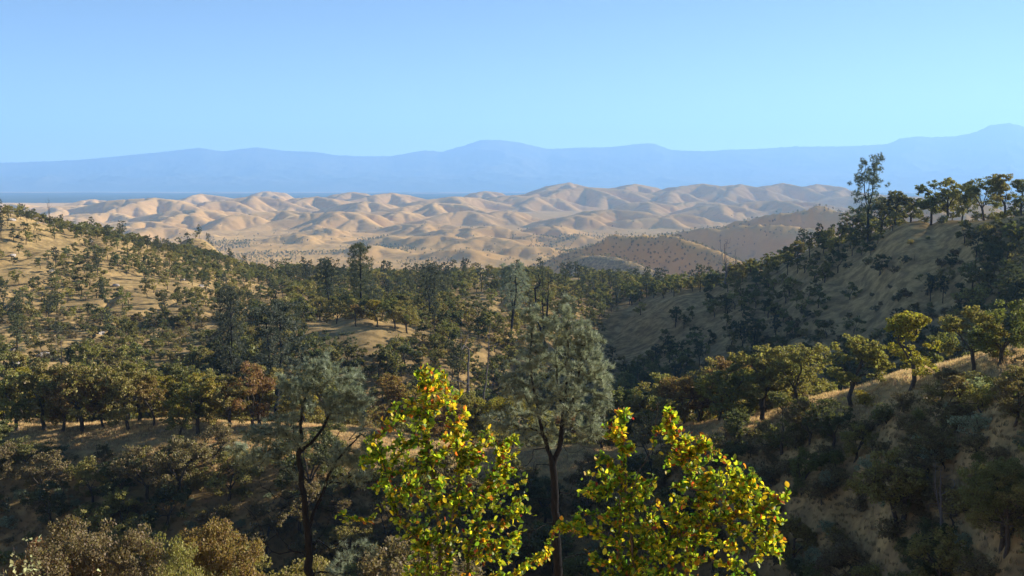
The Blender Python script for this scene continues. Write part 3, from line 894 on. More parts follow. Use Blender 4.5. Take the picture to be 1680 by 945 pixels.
dB = 6.2
rx = u_of(735, -.4) * dB
leafy_bush((rx, dB, land1(rx, dB)), [
    (705, 622, 26, 6.1, 5, .35), (660, 665, 20, 6.1, 2, .5), (735, 650, 22, 6.2, 3, .55), (750, 690, 22, 6.2, 3, .8), (690, 680, 30, 6.2, 4, .3), (640, 690, 18, 6.0, 2, .3),
    (625, 735, 28, 6.0, 4, 0), (680, 735, 40, 6.2, 7, .1), (740, 730, 36, 6.3, 6, .3), (790, 735, 30, 6.3, 4, .3), (838, 730, 18, 6.4, 2, .3), (820, 760, 30, 6.3, 4, .1),
    (645, 790, 36, 6.0, 6, .1), (710, 785, 46, 6.1, 9, .05), (780, 790, 46, 6.2, 9, .1), (840, 800, 30, 6.3, 4, .1), (850, 850, 24, 6.3, 3, .3),
    (690, 850, 46, 6.1, 7, .1), (760, 850, 50, 6.2, 8, .1), (820, 890, 36, 6.3, 5, .2), (690, 910, 40, 6.1, 5, .05), (760, 920, 50, 6.2, 6, .1), (840, 940, 40, 6.2, 4, .1),
    (560, 852, 14, 6.0, .8, .6), (600, 760, 16, 6.0, 1, 0), (630, 850, 20, 6.0, .8, 0), (880, 920, 14, 6.3, .7, .4)],
    [[(722, 905, 6.2), (712, 800, 6.2), (700, 720, 6.2), (700, 640, 6.15)], [(770, 900, 6.25), (800, 800, 6.3), (825, 745, 6.4)], [(700, 900, 6.1), (650, 850, 6.05), (625, 745, 6.0)], [(735, 880, 6.2), (755, 790, 6.2), (750, 690, 6.2)]],
    960, 10, 'leafy_bush', 'bright yellow green leafy bush with a tall orange tinged top, between the two grey pines', 41)
rx = u_of(1075, -.4) * 6.0
leafy_bush((rx, 6.0, land1(rx, 6.0)), [
    (1010, 700, 22, 5.9, 3, .8), (1030, 680, 12, 5.9, 1, .3), (1098, 680, 12, 6.0, 1.6, .4), (1095, 705, 20, 6.0, 3, .6), (1105, 735, 24, 6.0, 3, .5), (1140, 730, 22, 6.0, 2, 1.0), (1160, 735, 10, 6.0, .8, .7),
    (1060, 800, 28, 6.1, 2.5, .1), (1075, 870, 40, 6.1, 6, .1), (1045, 925, 44, 6.1, 5, .1), (1105, 925, 44, 6.1, 5, .2), (1265, 890, 26, 6.0, 3, .4), (1130, 775, 36, 6.0, 7, .3), (1180, 780, 38, 6.0, 7, .3), (1225, 785, 26, 6.0, 4, .3), (1235, 820, 30, 6.0, 5, .8), (1285, 812, 16, 6.0, 2, .5), (1270, 840, 24, 6.0, 3, .3),
    (1020, 745, 22, 5.9, 2, .3), (975, 800, 26, 5.9, 3, .1), (1020, 800, 30, 5.9, 4, .3), (960, 860, 26, 5.8, 3, .1), (1010, 860, 36, 5.9, 5, .1), (1075, 850, 36, 5.9, 3, .2),
    (1130, 840, 46, 6.0, 8, .5), (1190, 850, 46, 6.0, 9, .4), (1245, 870, 26, 6.0, 3, .4), (1000, 920, 40, 5.9, 5, .1), (1080, 920, 50, 5.9, 6, .2), (1160, 920, 50, 6.0, 7, .3), (1225, 925, 30, 6.0, 3, .2),
    (918, 862, 16, 5.9, 1.5, .4), (890, 915, 12, 5.9, .7, .6), (985, 760, 14, 5.9, 1, .2)],
    [[(1040, 900, 5.95), (1030, 820, 5.9), (1048, 772, 5.9), (1072, 735, 5.95), (1078, 662, 5.95)], [(1015, 900, 5.9), (1020, 790, 5.9), (990, 745, 5.9), (945, 725, 5.85)], [(1140, 890, 6.0), (1150, 800, 6.0), (1110, 745, 6.0), (1098, 690, 6.0)], [(1100, 880, 6.0), (1200, 850, 6.0), (1280, 818, 6.0)], [(1030, 820, 5.9), (1022, 740, 5.9), (1010, 700, 5.9)]],
    1150, 10, 'leafy_bush', 'yellow and orange tinged leafy bush with bare upper twigs, right of the central grey pine', 42)

# ================================================================= the two grey pines in front
M_TRUNKP = M_PBARK
def hero_pine(base_px, dist, stems_px, blobs, n_tgt, label, seed, tufts=8, nper=13, bare=(), trunk=0.17, L=0.22, w=0.015, tcol=GREYG):
    rng = np.random.default_rng(seed)
    zb = land1(u_of(base_px, -.42) * dist, dist)
    root = np.array([u_of(base_px, zb / dist) * dist, dist, zb])
    e = empty('grey_pine', root)
    stems = []
    for pts, pi in stems_px:
        q = [point(*p) - root for p in pts]
        if pi is None: q = [np.array([0, 0, -1.0]), np.array([0, 0, 0])] + q
        stems.append((q, pi))
    tg = []; W = np.array([b[4] for b in blobs], float); W /= W.sum()
    for b, m in zip(blobs, rng.multinomial(n_tgt, W)):
        c = point(b[0], b[1], dist + b[3]); r = np.array([b[2], b[2] * 1.2, b[2] * (b[5] if len(b) > 5 else 1.0)]) / FP * dist
        v = ball(m, rng)
        tg.append(c + v * r * 1.12)
    tg = np.concatenate(tg) - root
    nb = len(tg)
    br = []
    for p in bare: br.append(point(p[0], p[1], dist + p[2]) - root)
    for _ in range(46):                  # dead lower twigs
        sgn = rng.choice([-1, 1]); rr_ = rng.uniform(14, 95)
        br.append(point(base_px - 8 + sgn * rr_, rng.uniform(715, 900) + rr_ * 0.35, dist + rng.uniform(-1.1, 1.1)) - root)
    allt = np.concatenate([tg, np.array(br)]) if br else tg
    P, par, tips = grow(stems, allt, rng, step=0.28, asc=0.35, bow=0.45, jit=0.10)
    R = radii(P, par, trunk, 0.009, tips)
    R *= np.clip(1.2 - 0.75 * P[:, 2] / P[:, 2].max(), 0.5, 1.2)
    V, Q = tubes(P, par, R, 7)
    add_obj('trunk', make_mesh('trunk', V, [Q], [M_PBARK], smooth_=True), e)
    # tufts at every tip and back along its twig
    C = []; D = []
    for ti in range(nb):
        i = tips[ti]; ch = [i]
        while par[i] >= 0 and len(ch) < 4: i = par[i]; ch.append(i)
        for _ in range(tufts):
            j = ch[rng.integers(0, max(1, len(ch) - 2))]
            g = P[j] - P[par[j]]; g = g / (np.linalg.norm(g) + 1e-6)
            q = P[j] + (P[par[j]] - P[j]) * rng.random() + rng.normal(0, 0.035, 3)
            C.append(q); D.append(rng.normal(0, .35, 3) + g * 0.7 + [0, 0, 0.55])
    LV, LF = needles(np.array(C), np.array(D), nper, L, w, rng, 0.42)
    add_obj('needles', make_mesh('needles', LV, [LF], [M_NEEDLE]), e, color=tcol)
    tag(e, label, 'tree')
    return e

D1 = 33.0
hero_pine(505, D1, [
    ([(505, 1000, D1), (508, 905, D1), (505, 868, D1)], None),
    ([(505, 868, D1), (495, 800, D1), (490, 745, D1), (493, 700, D1 - .2), (497, 665, D1 - .2), (512, 625, D1), (520, 600, D1)], 0),
    ([(508, 868, D1), (525, 820, D1 + .3), (545, 770, D1 + .4), (570, 735, D1 + .3), (592, 712, D1 + .2)], 0),
    ([(497, 745, D1), (520, 715, D1), (535, 690, D1 + .3), (548, 670, D1 + .3), (560, 640, D1 + .3)], 0),
    ([(592, 712, D1), (572, 722, D1 - .3), (585, 708, D1 - .3), (598, 704, D1 - .3), (608, 712, D1 - .3)], 0)],
    [(530, 598, 30, 0, 3, .7), (565, 622, 34, .2, 5, .7), (505, 620, 26, -.3, 3), (535, 640, 40, .2, 6), (575, 655, 26, .3, 4), (590, 672, 16, 0, 2), (480, 650, 24, -.4, 3), (505, 665, 30, -.5, 3),
     (455, 700, 34, -.6, 7, .5), (420, 715, 28, -.6, 5, .5), (438, 742, 30, -.5, 4, .6), (475, 720, 28, -.6, 3, .6), (560, 745, 30, .5, 6, .7), (600, 745, 28, .4, 5, .8), (585, 775, 30, .6, 5, .8), (470, 625, 22, .3, 3, .6), (598, 650, 20, .2, 3, .7), (400, 740, 26, .2, 3, .5), (548, 668, 26, .5, 3),
     (610, 725, 14, .2, 1), (405, 760, 18, -.3, 1, .6), (590, 900, 30, .8, 2, .6), (560, 925, 26, .8, 2, .6), (470, 770, 20, .6, 1, .6)],
    620, 'grey pine with forked black trunk and bare drooping lower branches, left of the bushes', 51,
    bare=[(430, 800, -.6), (415, 870, -.8), (450, 780, -.5), (400, 830, -.5), (540, 900, .7), (455, 850, -.6), (440, 910, -.8), (590, 860, .5), (620, 850, .5), (560, 800, .6), (545, 840, -.4), (575, 920, .5), (425, 930, -.7), (610, 935, .6), (470, 820, -.8), (530, 760, -.5), (460, 740, .6)])
D2 = 36.0
hero_pine(917, D2, [
    ([(917, 1000, D2), (914, 900, D2), (910, 800, D2), (907, 765, D2)], None),
    ([(907, 765, D2), (898, 735, D2), (888, 700, D2 - .2), (882, 665, D2 - .2), (876, 640, D2 - .2), (870, 600, D2), (872, 560, D2), (874, 520, D2)], 0),
    ([(909, 765, D2), (918, 735, D2), (922, 700, D2 + .2), (926, 660, D2 + .2), (932, 610, D2 + .2), (932, 560, D2), (932, 510, D2)], 0),
    ([(922, 700, D2), (940, 660, D2 - .3), (950, 610, D2 - .3), (955, 560, D2 - .3)], 0),
    ([(924, 670, D2), (915, 630, D2 + .4), (912, 580, D2 + .4)], 0)],
    [(872, 515, 16, 0, 3), (880, 545, 24, .2, 4), (865, 575, 28, 0, 4), (850, 610, 26, -.3, 4), (840, 640, 22, 0, 3, .7), (885, 610, 30, .5, 4), (932, 505, 14, 0, 3, 1.3), (928, 540, 24, 0, 5), (955, 540, 20, -.2, 4, 1.3), (975, 570, 20, 0, 4, 1.3),
     (985, 605, 22, .2, 5, 1.1), (990, 635, 20, .2, 4), (960, 600, 34, -.4, 6), (925, 590, 34, .4, 6), (965, 650, 34, .3, 6), (930, 650, 34, -.5, 5), (990, 662, 16, 0, 2), (895, 655, 30, -.4, 4), (860, 660, 30, .4, 4, .7), (835, 690, 22, .3, 2, .6),
     (950, 690, 34, .3, 5, .6), (880, 695, 34, .5, 5, .6), (845, 715, 30, -.3, 4, .5), (975, 712, 26, -.3, 3, .5), (812, 690, 22, .3, 2.5, .5), (905, 720, 26, .6, 3, .5), (900, 560, 20, 0, 3), (985, 690, 16, .2, 1, .7), (905, 530, 14, .2, 2), (830, 615, 16, .2, 2)],
    780, 'tall full crowned grey pine with twin stems, standing between the two leafy bushes', 52, trunk=0.19, tufts=9,
    bare=[(822, 700, -.4), (815, 655, -.4), (850, 730, -.6), (960, 735, .5), (990, 720, .5), (870, 800, -.6), (940, 790, .4), (850, 770, .5), (965, 770, -.5), (860, 840, -.5), (955, 830, .5), (880, 770, -.7), (1000, 750, .5), (835, 745, .6)],
    tcol=(0.28, 0.30, 0.215))

# ================================================================= oaks and other trees one can point at
def place(kinds, i, px, base_py, top_py, name, color, label, depth=None, cat='tree', group=None, href=9.0, wide=1.0, rz=None):
    if depth is None: x, y, z = hit(px, base_py)
    else:
        y = depth; x = u_of(px, v_of(base_py)) * y; z = land1(x, y)
    Hh = v_of(top_py) * y - z
    s = max(0.15, Hh / href)
    o = put(kinds, i, (x, y, z - 0.05 * s), name, color, 1, rz, 1, label, cat, group)
    o.scale = (s * wide, s * wide, s)
    TAKEN.append((x, y, 2.4 * s))
    return o
TAKEN = []

HERO_A = [  # on the sunlit ridge, left half: px, base, top, colour, label
    (28, 706, 600, OLIVE, 'olive green oak at the left end of the row on the sunlit ridge'),
    (74, 706, 590, OLIVE, 'tall bare limbed oak, second from the left along the sunlit ridge'),
    (103, 708, 596, RUST, 'rust tinged oak, third from the left along the sunlit ridge'),
    (135, 708, 592, OLIVE, 'thick trunked oak, fourth from the left along the sunlit ridge'),
    (170, 702, 612, RUST, 'thin rust brown oak, fifth from the left along the sunlit ridge'),
    (211, 706, 605, OLIVE, 'broad olive oak, sixth from the left along the sunlit ridge'),
    (253, 700, 615, RUST, 'narrow rusty oak just left of the yellow green oak on the ridge'),
    (295, 715, 640, GREEN, 'small low green oak beside the big yellow green oak on the ridge'),
    (325, 712, 606, YELLOW, 'yellow green round crowned oak on the sunlit ridge'),
    (374, 710, 612, OLIVE, 'olive oak right of the yellow green oak on the sunlit ridge'),
    (418, 708, 588, RUST, 'orange brown topped oak near the left grey pine'),
    (1310, 668, 560, OLIVE, 'leaning olive oak at the lower end of the bright grass strip'),
    (1397, 668, 540, OLIVE, 'broad oak with a dark forked trunk standing on the bright grass strip'),
    (1495, 640, 508, YELLOW, 'tall yellow tinged oak standing alone on the bright grass strip'),
    (1598, 612, 500, OLIVE, 'oak beside the low shrub at the top of the bright grass strip'),
    (1640, 600, 488, GREEN, 'green oak behind the upper end of the bright grass strip'),
    (1250, 690, 556, OLIVE, 'dense olive oak in the clump below the bright grass strip'),
    (1205, 705, 590, GREEN, 'dark oak at the lower left of the clump below the bright grass strip'),
]
for i, (px, b, t, c, lab) in enumerate(HERO_A):
    place(MID_OAK, i, px, b, t, 'oak_tree', c, lab, wide=1.05 if c is not RUST else 0.85)
HERO_K = [(552, 532, 490, OLIVE, 'round oak on the left end of the golden knoll'), (584, 536, 496, RUST, 'small oak in the middle of the golden knoll'), (618, 536, 490, YELLOW, 'yellowish oak on the golden knoll skyline'),
          (648, 540, 488, GREEN, 'dark trunked oak on the right side of the golden knoll'), (668, 548, 492, OLIVE, 'oak beside the cone shaped tree on the golden knoll'), (525, 526, 484, OLIVE, 'oak at the far left edge of the golden knoll')]
for i, (px, b, t, c, lab) in enumerate(HERO_K):
    place(MID_OAK, i + 3, px, b, t, 'oak_tree', c, lab)
# bottom left, below the eye
for i, (px, dep, t, c, w_, lab) in enumerate([(85, 62, 868, RUST, .62, 'russet oak crown in the bottom left corner, behind the thin stems'), (178, 60, 845, BROWN, .72, 'tall dull brown oak crown, second along the bottom edge'),
        (275, 60, 862, OLIVE, .55, 'narrow olive oak crown, third along the bottom edge'), (345, 62, 858, RUST, .7, 'broad russet oak crown, left of the left grey pine at the bottom edge'),
        (640, 64, 880, BROWN, 1.0, 'brown oak crown behind the foot of the left grey pine'), (430, 66, 905, OLIVE, .8, 'low olive oak crown at the foot of the left grey pine')]):
    place(NEAR_OAK, i, px, 1150, t, 'oak_tree', c, lab, depth=dep, wide=w_)
# skyline of the right hill
for i, (px, b, t, c, w_, lab) in enumerate([(1528, 352, 290, GREEN, .9, 'oak at the left of the skyline row on the right hill'), (1552, 356, 288, OLIVE, 1.0, 'widest round oak of the skyline row on the right hill'),
        (1578, 352, 297, GREEN, .75, 'slim oak in the gap of the skyline row on the right hill'), (1615, 352, 288, GREEN, .9, 'leaning oak right of the gap in the skyline row'),
        (1648, 352, 279, OLIVE, .95, 'tallest oak of the skyline row on the right hill'), (1676, 352, 290, GREEN, .9, 'oak at the frame edge end of the skyline row')]):
    y = float(np.interp(px, PXS, dR)) - 3
    x = u_of(px, v_of(b)) * y; z = land1(x, y)
    o = put(MID_OAK, i, (x, y, z - .1), 'oak_tree', c, 1, None, 1, lab, 'tree')
    s = (v_of(t) * y - z) / 9.0; o.scale = (s * w_, s * w_, s); TAKEN.append((x, y, 3))
y = 352; px = 1428; x = u_of(px, 0) * y; z = land1(x, y)
SKYPINE = [Kind(*pine_geo(478, H=14, W=7.0, n_tgt=110, tufts=9, nper=11, L=0.5, w=0.08, forks=3, low=0.28), M_PBARK, M_NEEDLE, False)]
o = put(SKYPINE, 0, (x, y, z - .2), 'grey_pine', (0.13, 0.155, 0.10), 1, 0.6, 1, 'open slender grey pine with three stems rising above the right hill skyline', 'tree')
s = (v_of(256) * y - z) / 14.0; o.scale = (s * 0.8, s * 0.8, s); TAKEN.append((x, y, 2))
for q, (px, b, t, c, lab) in enumerate([(1398, 372, 335, DARK, 'low dark oak at the left foot of the three stemmed skyline pine'), (1446, 372, 322, GREEN, 'dark oak just right of the three stemmed skyline pine'),
        (1470, 366, 308, GREEN, 'pointed oak between the skyline pine and the skyline row'), (1494, 362, 322, DARK, 'small dark oak at the left end of the skyline row')]):
    y = float(np.interp(px, PXS, dR)) - 2; x = u_of(px, v_of(b)) * y; z = land1(x, y)
    o = put(MID_OAK, q + 2, (x, y, z - .1), 'oak_tree', c, 1, None, 1, lab, 'tree'); s = (v_of(t) * y - z) / 9.0; o.scale = (s, s, s); TAKEN.append((x, y, 3))
for q, (px, lab) in enumerate([(1518, 'low shrub at the foot of the first skyline oak'), (1548, 'dark low shrub under the widest skyline oak'), (1606, 'low shrub under the leaning skyline oak'), (1662, 'low shrub under the tallest skyline oak')]):
    y = float(np.interp(px, PXS, dR)) - 4; x = u_of(px, v_of(356)) * y; z = land1(x, y)
    put(SHRUB, q, (x, y, z - .1), 'shrub', DARK, 1.3, None, 1, lab, 'bush')
# midground pines
place(MID_PINE, 0, 592, 505, 400, 'grey_pine', DARK, 'tall dark pine standing above the forest band behind the golden knoll', depth=330, href=14)
place(MID_PINE, 1, 540, 500, 425, 'grey_pine', (0.07, 0.08, 0.05), 'thin leaning pine left of the tall dark pine', depth=335, href=14)
place(MID_PINE, 2, 838, 500, 432, 'grey_pine', GREYG, 'grey green pine just left of the burnt snag', depth=330, href=14)
place(MID_PINE, 1, 705, 505, 435, 'grey_pine', (0.08, 0.09, 0.06), 'open pine in front of the forest band, right of the knoll', depth=330, href=14)
place(MID_PINE, 2, 450, 640, 500, 'grey_pine', (0.09, 0.10, 0.07), 'sparse grey pine in the hollow left of the golden knoll', depth=215, href=14)
place(MID_PINE, 0, 380, 620, 472, 'grey_pine', (0.07, 0.075, 0.05), 'thin pine with a crooked top behind the left ridge', depth=225, href=14, wide=0.7)
# dead trees
for i, (px, b, t, dep, wd, m_, lab) in enumerate([
        (893, 505, 438, 310, 1.3, 0, 'burnt black many stemmed snag above the central grey pine'),
        (778, 640, 528, 205, 1.2, 1, 'leafless pinkish grey tree left of the central grey pine'),
        (375, 560, 470, 275, 1.4, 0, 'bare dark crooked snag on the left hill slope'),
        (1240, 600, 555, None, 1.2, 1, 'small pale dead tree in the shade of the right hill'),
        (1500, 430, 408, None, .5, 0, 'dark burnt stump on the shaded right hillside'),
        (1190, 470, 385, 412, 1.2, 1, 'bare topped tree on the spur of the right hill'),
        (82, 372, 322, 470, .5, 0, 'thin dead pole tree on the left hill skyline'),
        (100, 600, 545, 240, 1.2, 1, 'pale leafless tree on the lower left slope'),
        (1540, 940, 745, 82, 1.0, 1, 'pale trunked dead tree in the lower right shade'),
        (310, 430, 396, 640, .8, 0, 'leaning dead tree beside the bare golden slope')]):
    o = place(SNAG, m_ + 2 * (i % 2), px, b, t, 'dead_tree', BROWN, lab, depth=dep, href=10)
    o.scale = (o.scale[0] * wd, o.scale[1] * wd, o.scale[2])
# shrubs one can point at
for i, (px, b, t, c, w_, lab) in enumerate([(1421, 668, 632, YELLOW, .9, 'small bright green bush beside the forked oak on the bright grass strip'), (650, 590, 543, GREEN, .6, 'cone shaped green tree on the shaded side of the golden knoll'),
        (1410, 822, 788, YELLOW, 1.1, 'yellow topped bush in the lower right shade'), (1630, 800, 758, YELLOW, 1.2, 'orange yellow bush near the right edge in the shade'), (1600, 640, 605, OLIVE, 1.2, 'low grey green shrub at the dark edge of the bright grass strip'),
        (1500, 560, 535, GREEN, 1.2, 'round green bush behind the lone tall oak')]):
    place(SHRUB, i, px, b, t, 'shrub', c, lab, cat='bush', href=2.4, wide=w_)

# ================================================================= woods scattered by place
def inpoly(px, py, poly):
    r = np.zeros(px.shape, bool); n = len(poly)
    for i in range(n):
        x1, y1 = poly[i]; x2, y2 = poly[(i + 1) % n]
        c = ((y1 > py) != (y2 > py))
        with np.errstate(all='ignore'):
            xx = (x2 - x1) * (py - y1) / (y2 - y1) + x1
        r ^= c & (px < xx)
    return r

BARE = [  # (distance range, outline in the picture, how many trees stay)
    ((128, 165), [(40, 690), (640, 680), (700, 720), (640, 745), (500, 735), (300, 730), (60, 715)], 0.10),
    ((90, 150), [(1320, 668), (1345, 632), (1460, 605), (1700, 570), (1700, 625), (1580, 640), (1450, 680), (1340, 705)], 0.0),
    ((120, 150), [(1040, 775), (1040, 735), (1150, 690), (1150, 715)], 0.1),
    ((240, 310), [(498, 522), (600, 524), (720, 545), (715, 560), (640, 585), (570, 605), (560, 575), (500, 560)], 0.03),
    ((300, 560), [(735, 482), (830, 488), (835, 515), (745, 520)], 0.05),
    ((380, 700), [(780, 455), (835, 458), (835, 475), (780, 474)], 0.05),
    ((380, 700), [(900, 446), (950, 448), (950, 466), (900, 464)], 0.05),
    ((240, 490), [(985, 520), (1060, 495), (1150, 480), (1200, 480), (1110, 520), (1060, 600), (1010, 620), (985, 600)], 0.02),
    ((240, 490), [(1370, 560), (1350, 470), (1400, 430), (1480, 375), (1600, 368), (1560, 410), (1500, 500), (1430, 560)], 0.03),
    ((240, 420), [(1500, 330), (1700, 330), (1700, 372), (1500, 385)], 0.02),
    ((700, 1100), [(285, 400), (430, 432), (410, 446), (300, 425)], 0.05),
    ((230, 520), [(0, 400), (75, 415), (90, 440), (60, 460), (0, 455)], 0.1),
    ((230, 520), [(0, 478), (60, 480), (60, 505), (0, 510)], 0.15),
    ((230, 520), [(170, 440), (320, 475), (310, 500), (200, 500), (165, 470)], 0.2),
    ((230, 520), [(40, 365), (80, 360), (75, 395), (40, 390)], 0.1),
    ((230, 520), [(0, 540), (90, 545), (80, 590), (0, 590)], 0.25),
    ((230, 520), [(100, 530), (190, 540), (180, 575), (100, 570)], 0.3),
]

def scatter(y0, y1, u0, u1, spacing, rng, keep, taken=()):
    """poisson-like points over ground; keep(px, py, x, y) -> probability"""
    area = (u1 - u0) * (y1 ** 2 - y0 ** 2) / 2
    n = int(area / spacing ** 2 * 1.5)
    y = np.sqrt(rng.uniform(y0 ** 2, y1 ** 2, n)); x = rng.uniform(u0, u1, n) * y
    z = land(x, y)
    py = py_of(z / y); px = px_of(x / y, z / y)
    ok = rng.random(n) < keep(px, py, x, y)
    x, y, z, px, py = [a[ok] for a in (x, y, z, px, py)]
    cell = {}; out = []
    for (tx, ty, tr) in taken:
        if y0 - 10 < ty < y1 + 10: cell.setdefault((int(tx // spacing), int(ty // spacing)), []).append((tx, ty))
    for i in range(len(x)):
        cx, cy = int(x[i] // spacing), int(y[i] // spacing); good = True
        for a in (-1, 0, 1):
            for b in (-1, 0, 1):
                for (qx, qy) in cell.get((cx + a, cy + b), ()):
                    if (qx - x[i]) ** 2 + (qy - y[i]) ** 2 < (spacing * 0.72) ** 2: good = False; break
                if not good: break
            if not good: break
        if good:
            cell.setdefault((cx, cy), []).append((x[i], y[i])); out.append((x[i], y[i], z[i], px[i], py[i]))
    return out

def bare_mask(px, py, y, p):
    for (a, b), poly, keepf in BARE:
        m = (y >= a) & (y <= b) & inpoly(px, py, poly)
        p = np.where(m, np.minimum(p, keepf), p)
    return p

rs = np.random.default_rng(77)
TREES = []   # (x, y, z, px, py, zone, sort)
def keep_near(px, py, x, y):
    p = np.where(px < 700, 0.3, 0.35)
    p = np.where(px > 900, 0.45, p)
    p = np.where((y > 62) & (px < 700), 0.35, p)
    return np.where((px > -80) & (px < 1780) & (y > 52), p, 0)
for q in scatter(52, 92, -.6, .6, 8.0, rs, keep_near, TAKEN): TREES.append((*q, 'gully'))
def crest_d(px): return np.interp(px, PXS, dA)
def keep_slope(px, py, x, y):
    c = crest_d(px)
    p = np.where((y < c - 12) & (y > 90 - 30 * (px > 1100)), 0.9, 0)
    p = np.where(px > 1150, p * np.where((py > 740), 1.0, 0.7), p)
    return bare_mask(px, py, y, p)
for q in scatter(70, 142, -.6, .62, 4.9, rs, keep_slope, TAKEN): TREES.append((*q, 'shaded slope'))
def keep_crest(px, py, x, y):
    c = crest_d(px)
    dd = y - c
    p = np.where((dd > 2) & (dd < 30), 0.9, 0)
    p = np.where((px > 520) & (px < 960), p * 0.5, p)
    p = np.where((px > 1300) & (dd < 11), 0, p)
    p = np.where(px > 1300, p * 0.3, p)
    p = np.where((px < 640) & (dd < 9), p * 0.45, p)
    return bare_mask(px, py, y, p)
for q in scatter(108, 182, -.6, .62, 4.6, rs, keep_crest, TAKEN): TREES.append((*q, 'ridge'))
def keep_v2(px, py, x, y):
    p = np.where(y - crest_d(px) > 30, 0.9, 0)
    n = fbm(x / 30, y / 30, 3)
    p = np.where((px < 330) & (y > 225), np.where(n > -0.05, 0.7, 0.12), p)
    p = np.where((px > 1000) & (y > 235), p * 0.75, p)
    return bare_mask(px, py, y, p)
for q in scatter(140, 262, -.6, .62, 5.4, rs, keep_v2, TAKEN): TREES.append((*q, 'hollow'))
def keep_mid(px, py, x, y):
    n = fbm(x / 38 + 9, y / 38, 4)
    left = np.where(n > -0.08, 0.97, 0.08)
    left = np.where((py < 470) & (px > 130 + (py - 380) * 1.6), 0.95, left)
    p = np.where(px < 470, left, 0.8)
    p = np.where((px > 960), np.where(n > -0.12, 0.92, 0.12), p)
    rc = np.interp(px, PXS, dR)
    crestR = (px > 930) & (px < 1500) & (np.abs(y - rc) < np.interp(px, [930, 1200, 1370, 1500], [60, 70, 62, 34]))
    cpy = np.interp(px, PXS, arr(420, 440, 455, 472, 500, 506, 500, 492, 505, 478, 446, 396, 366, 349, 325))
    p = np.where(crestR | ((px > 960) & (px < 1470) & (py < cpy + np.interp(px, [960, 1200, 1400, 1470], [25, 80, 75, 20]))), 0.97, p)
    p = np.where((px > 1040) & (px < 1150) & (py > 500), 0.7, p)
    p = np.where((px > 1200) & (px < 1370) & (py > 400) & (py < 570) & (n > -.1), 0.8, p)
    p = np.where((px > 1560) & (py > 385), np.where(n > -0.2, 0.8, .2), p)
    p = np.where((y > rc + 50) & (px > 1100), 0.05, p)
    return bare_mask(px, py, y, p)
for q in scatter(262, 640, -.6, .6, 5.4, rs, keep_mid, TAKEN): TREES.append((*q, 'mid'))
def keep_beyond(px, py, x, y):
    n = fbm(x / 120, y / 120, 3)
    return bare_mask(px, py, y, np.where(y < 1100, np.where(n > -.3, 0.6, .2), np.where(n > 0.1, 0.35, 0.03)))
for q in scatter(640, 1300, -.55, .55, 10, rs, keep_beyond): TREES.append((*q, 'far'))
def keep_plain(px, py, x, y):
    n = fbm(x / 260, y / 420, 4); hillblue = (np.hypot(x - 240, y - 1750) < 330)
    p = np.where(n > 0.30, 0.75, 0.008)
    p = np.where(hillblue, 0.9, p)
    p = np.where((y > 1900) & (y < 3100) & (n > 0.18), 0.5, p)
    p = np.where((x > 350) & (y > 1900) & (y < 2900), np.maximum(p, np.where(fbm(x / 60, y / 60, 3) > .15, .5, .01)), p)
    return p
for q in scatter(1300, 3300, -.5, .55, 12, rs, keep_plain): TREES.append((*q, 'plain'))
def keep_hills(px, py, x, y):
    n = fbm(x / 300 + 5, y / 300, 3); g = np.clip((-150 - land(x, y)) / 60, 0, 1)
    return np.where(n > 0.25, 0.10, 0.004) * g
for q in scatter(1350, 2350, .02, .42, 7.5, rs, lambda px, py, x, y: np.where(((x - 247) * .77 - (y - 1780) * .64) ** 2 / 420 ** 2 + ((x - 247) * .64 + (y - 1780) * .77) ** 2 / 150 ** 2 < 1, .5, 0)): TREES.append((*q, 'plain'))
for q in scatter(3300, 5000, -.5, .5, 20, rs, keep_hills): TREES.append((*q, 'plain'))
# wooded edge of the plateau on the far side of the golden hills
for _ in range(260):
    px = rs.uniform(-100, 620) if rs.random() < .8 else rs.uniform(620, 1500); y = rs.uniform(8200, 12500); x = u_of(px, 0) * y
    TREES.append((x, y, land1(x, y) - 0.5, px, 318, 'rim'))

palettes = {'gully': [OLIVE, BROWN, OLIVE, BROWN], 'shaded slope': [BROWN, OLIVE, GREEN, DARK, BROWN], 'ridge': [OLIVE, OLIVE, RUST, GREEN, YELLOW], 'hollow': [GREEN, DARK, OLIVE, BROWN],
            'mid': [GREEN, DARK, OLIVE, GREEN], 'far': [GREEN, DARK], 'plain': [DARK, GREEN], 'rim': [DARK]}
WHERE = {'gully': 'low in the shaded gully below the sunlit ridge', 'shaded slope': 'on the shaded slope under the sunlit ridge', 'ridge': 'in the woodland along the back of the sunlit ridge', 'hollow': 'in the hollow behind the sunlit ridge',
         'mid': 'in the middle distance woodland', 'far': 'beyond the nearer hills', 'plain': 'out on the valley floor', 'rim': 'on the far plateau'}

def sub_zone(zone, px, y):
    if zone == 'shaded slope': return zone + (' left' if px < 560 else ' middle' if px < 1100 else ' right')
    if zone == 'ridge': return zone + (' left' if px < 560 else ' middle' if px < 1150 else ' right')
    return zone
SUBW = {'shaded slope left': 'on the shaded slope under the left ridge', 'shaded slope middle': 'on the shaded slope behind the leafy bushes', 'shaded slope right': 'on the shaded slope under the bright strip',
        'ridge left': 'behind the crest of the left ridge', 'ridge middle': 'on the ridge behind the grey pines', 'ridge right': 'along the back of the bright strip'}

TREES = [t for t in TREES if -60 < t[3] < 1740 or (t[5] in ('ridge', 'shaded slope', 'gully', 'hollow', 'mid') and -330 < t[3] < 2100)]
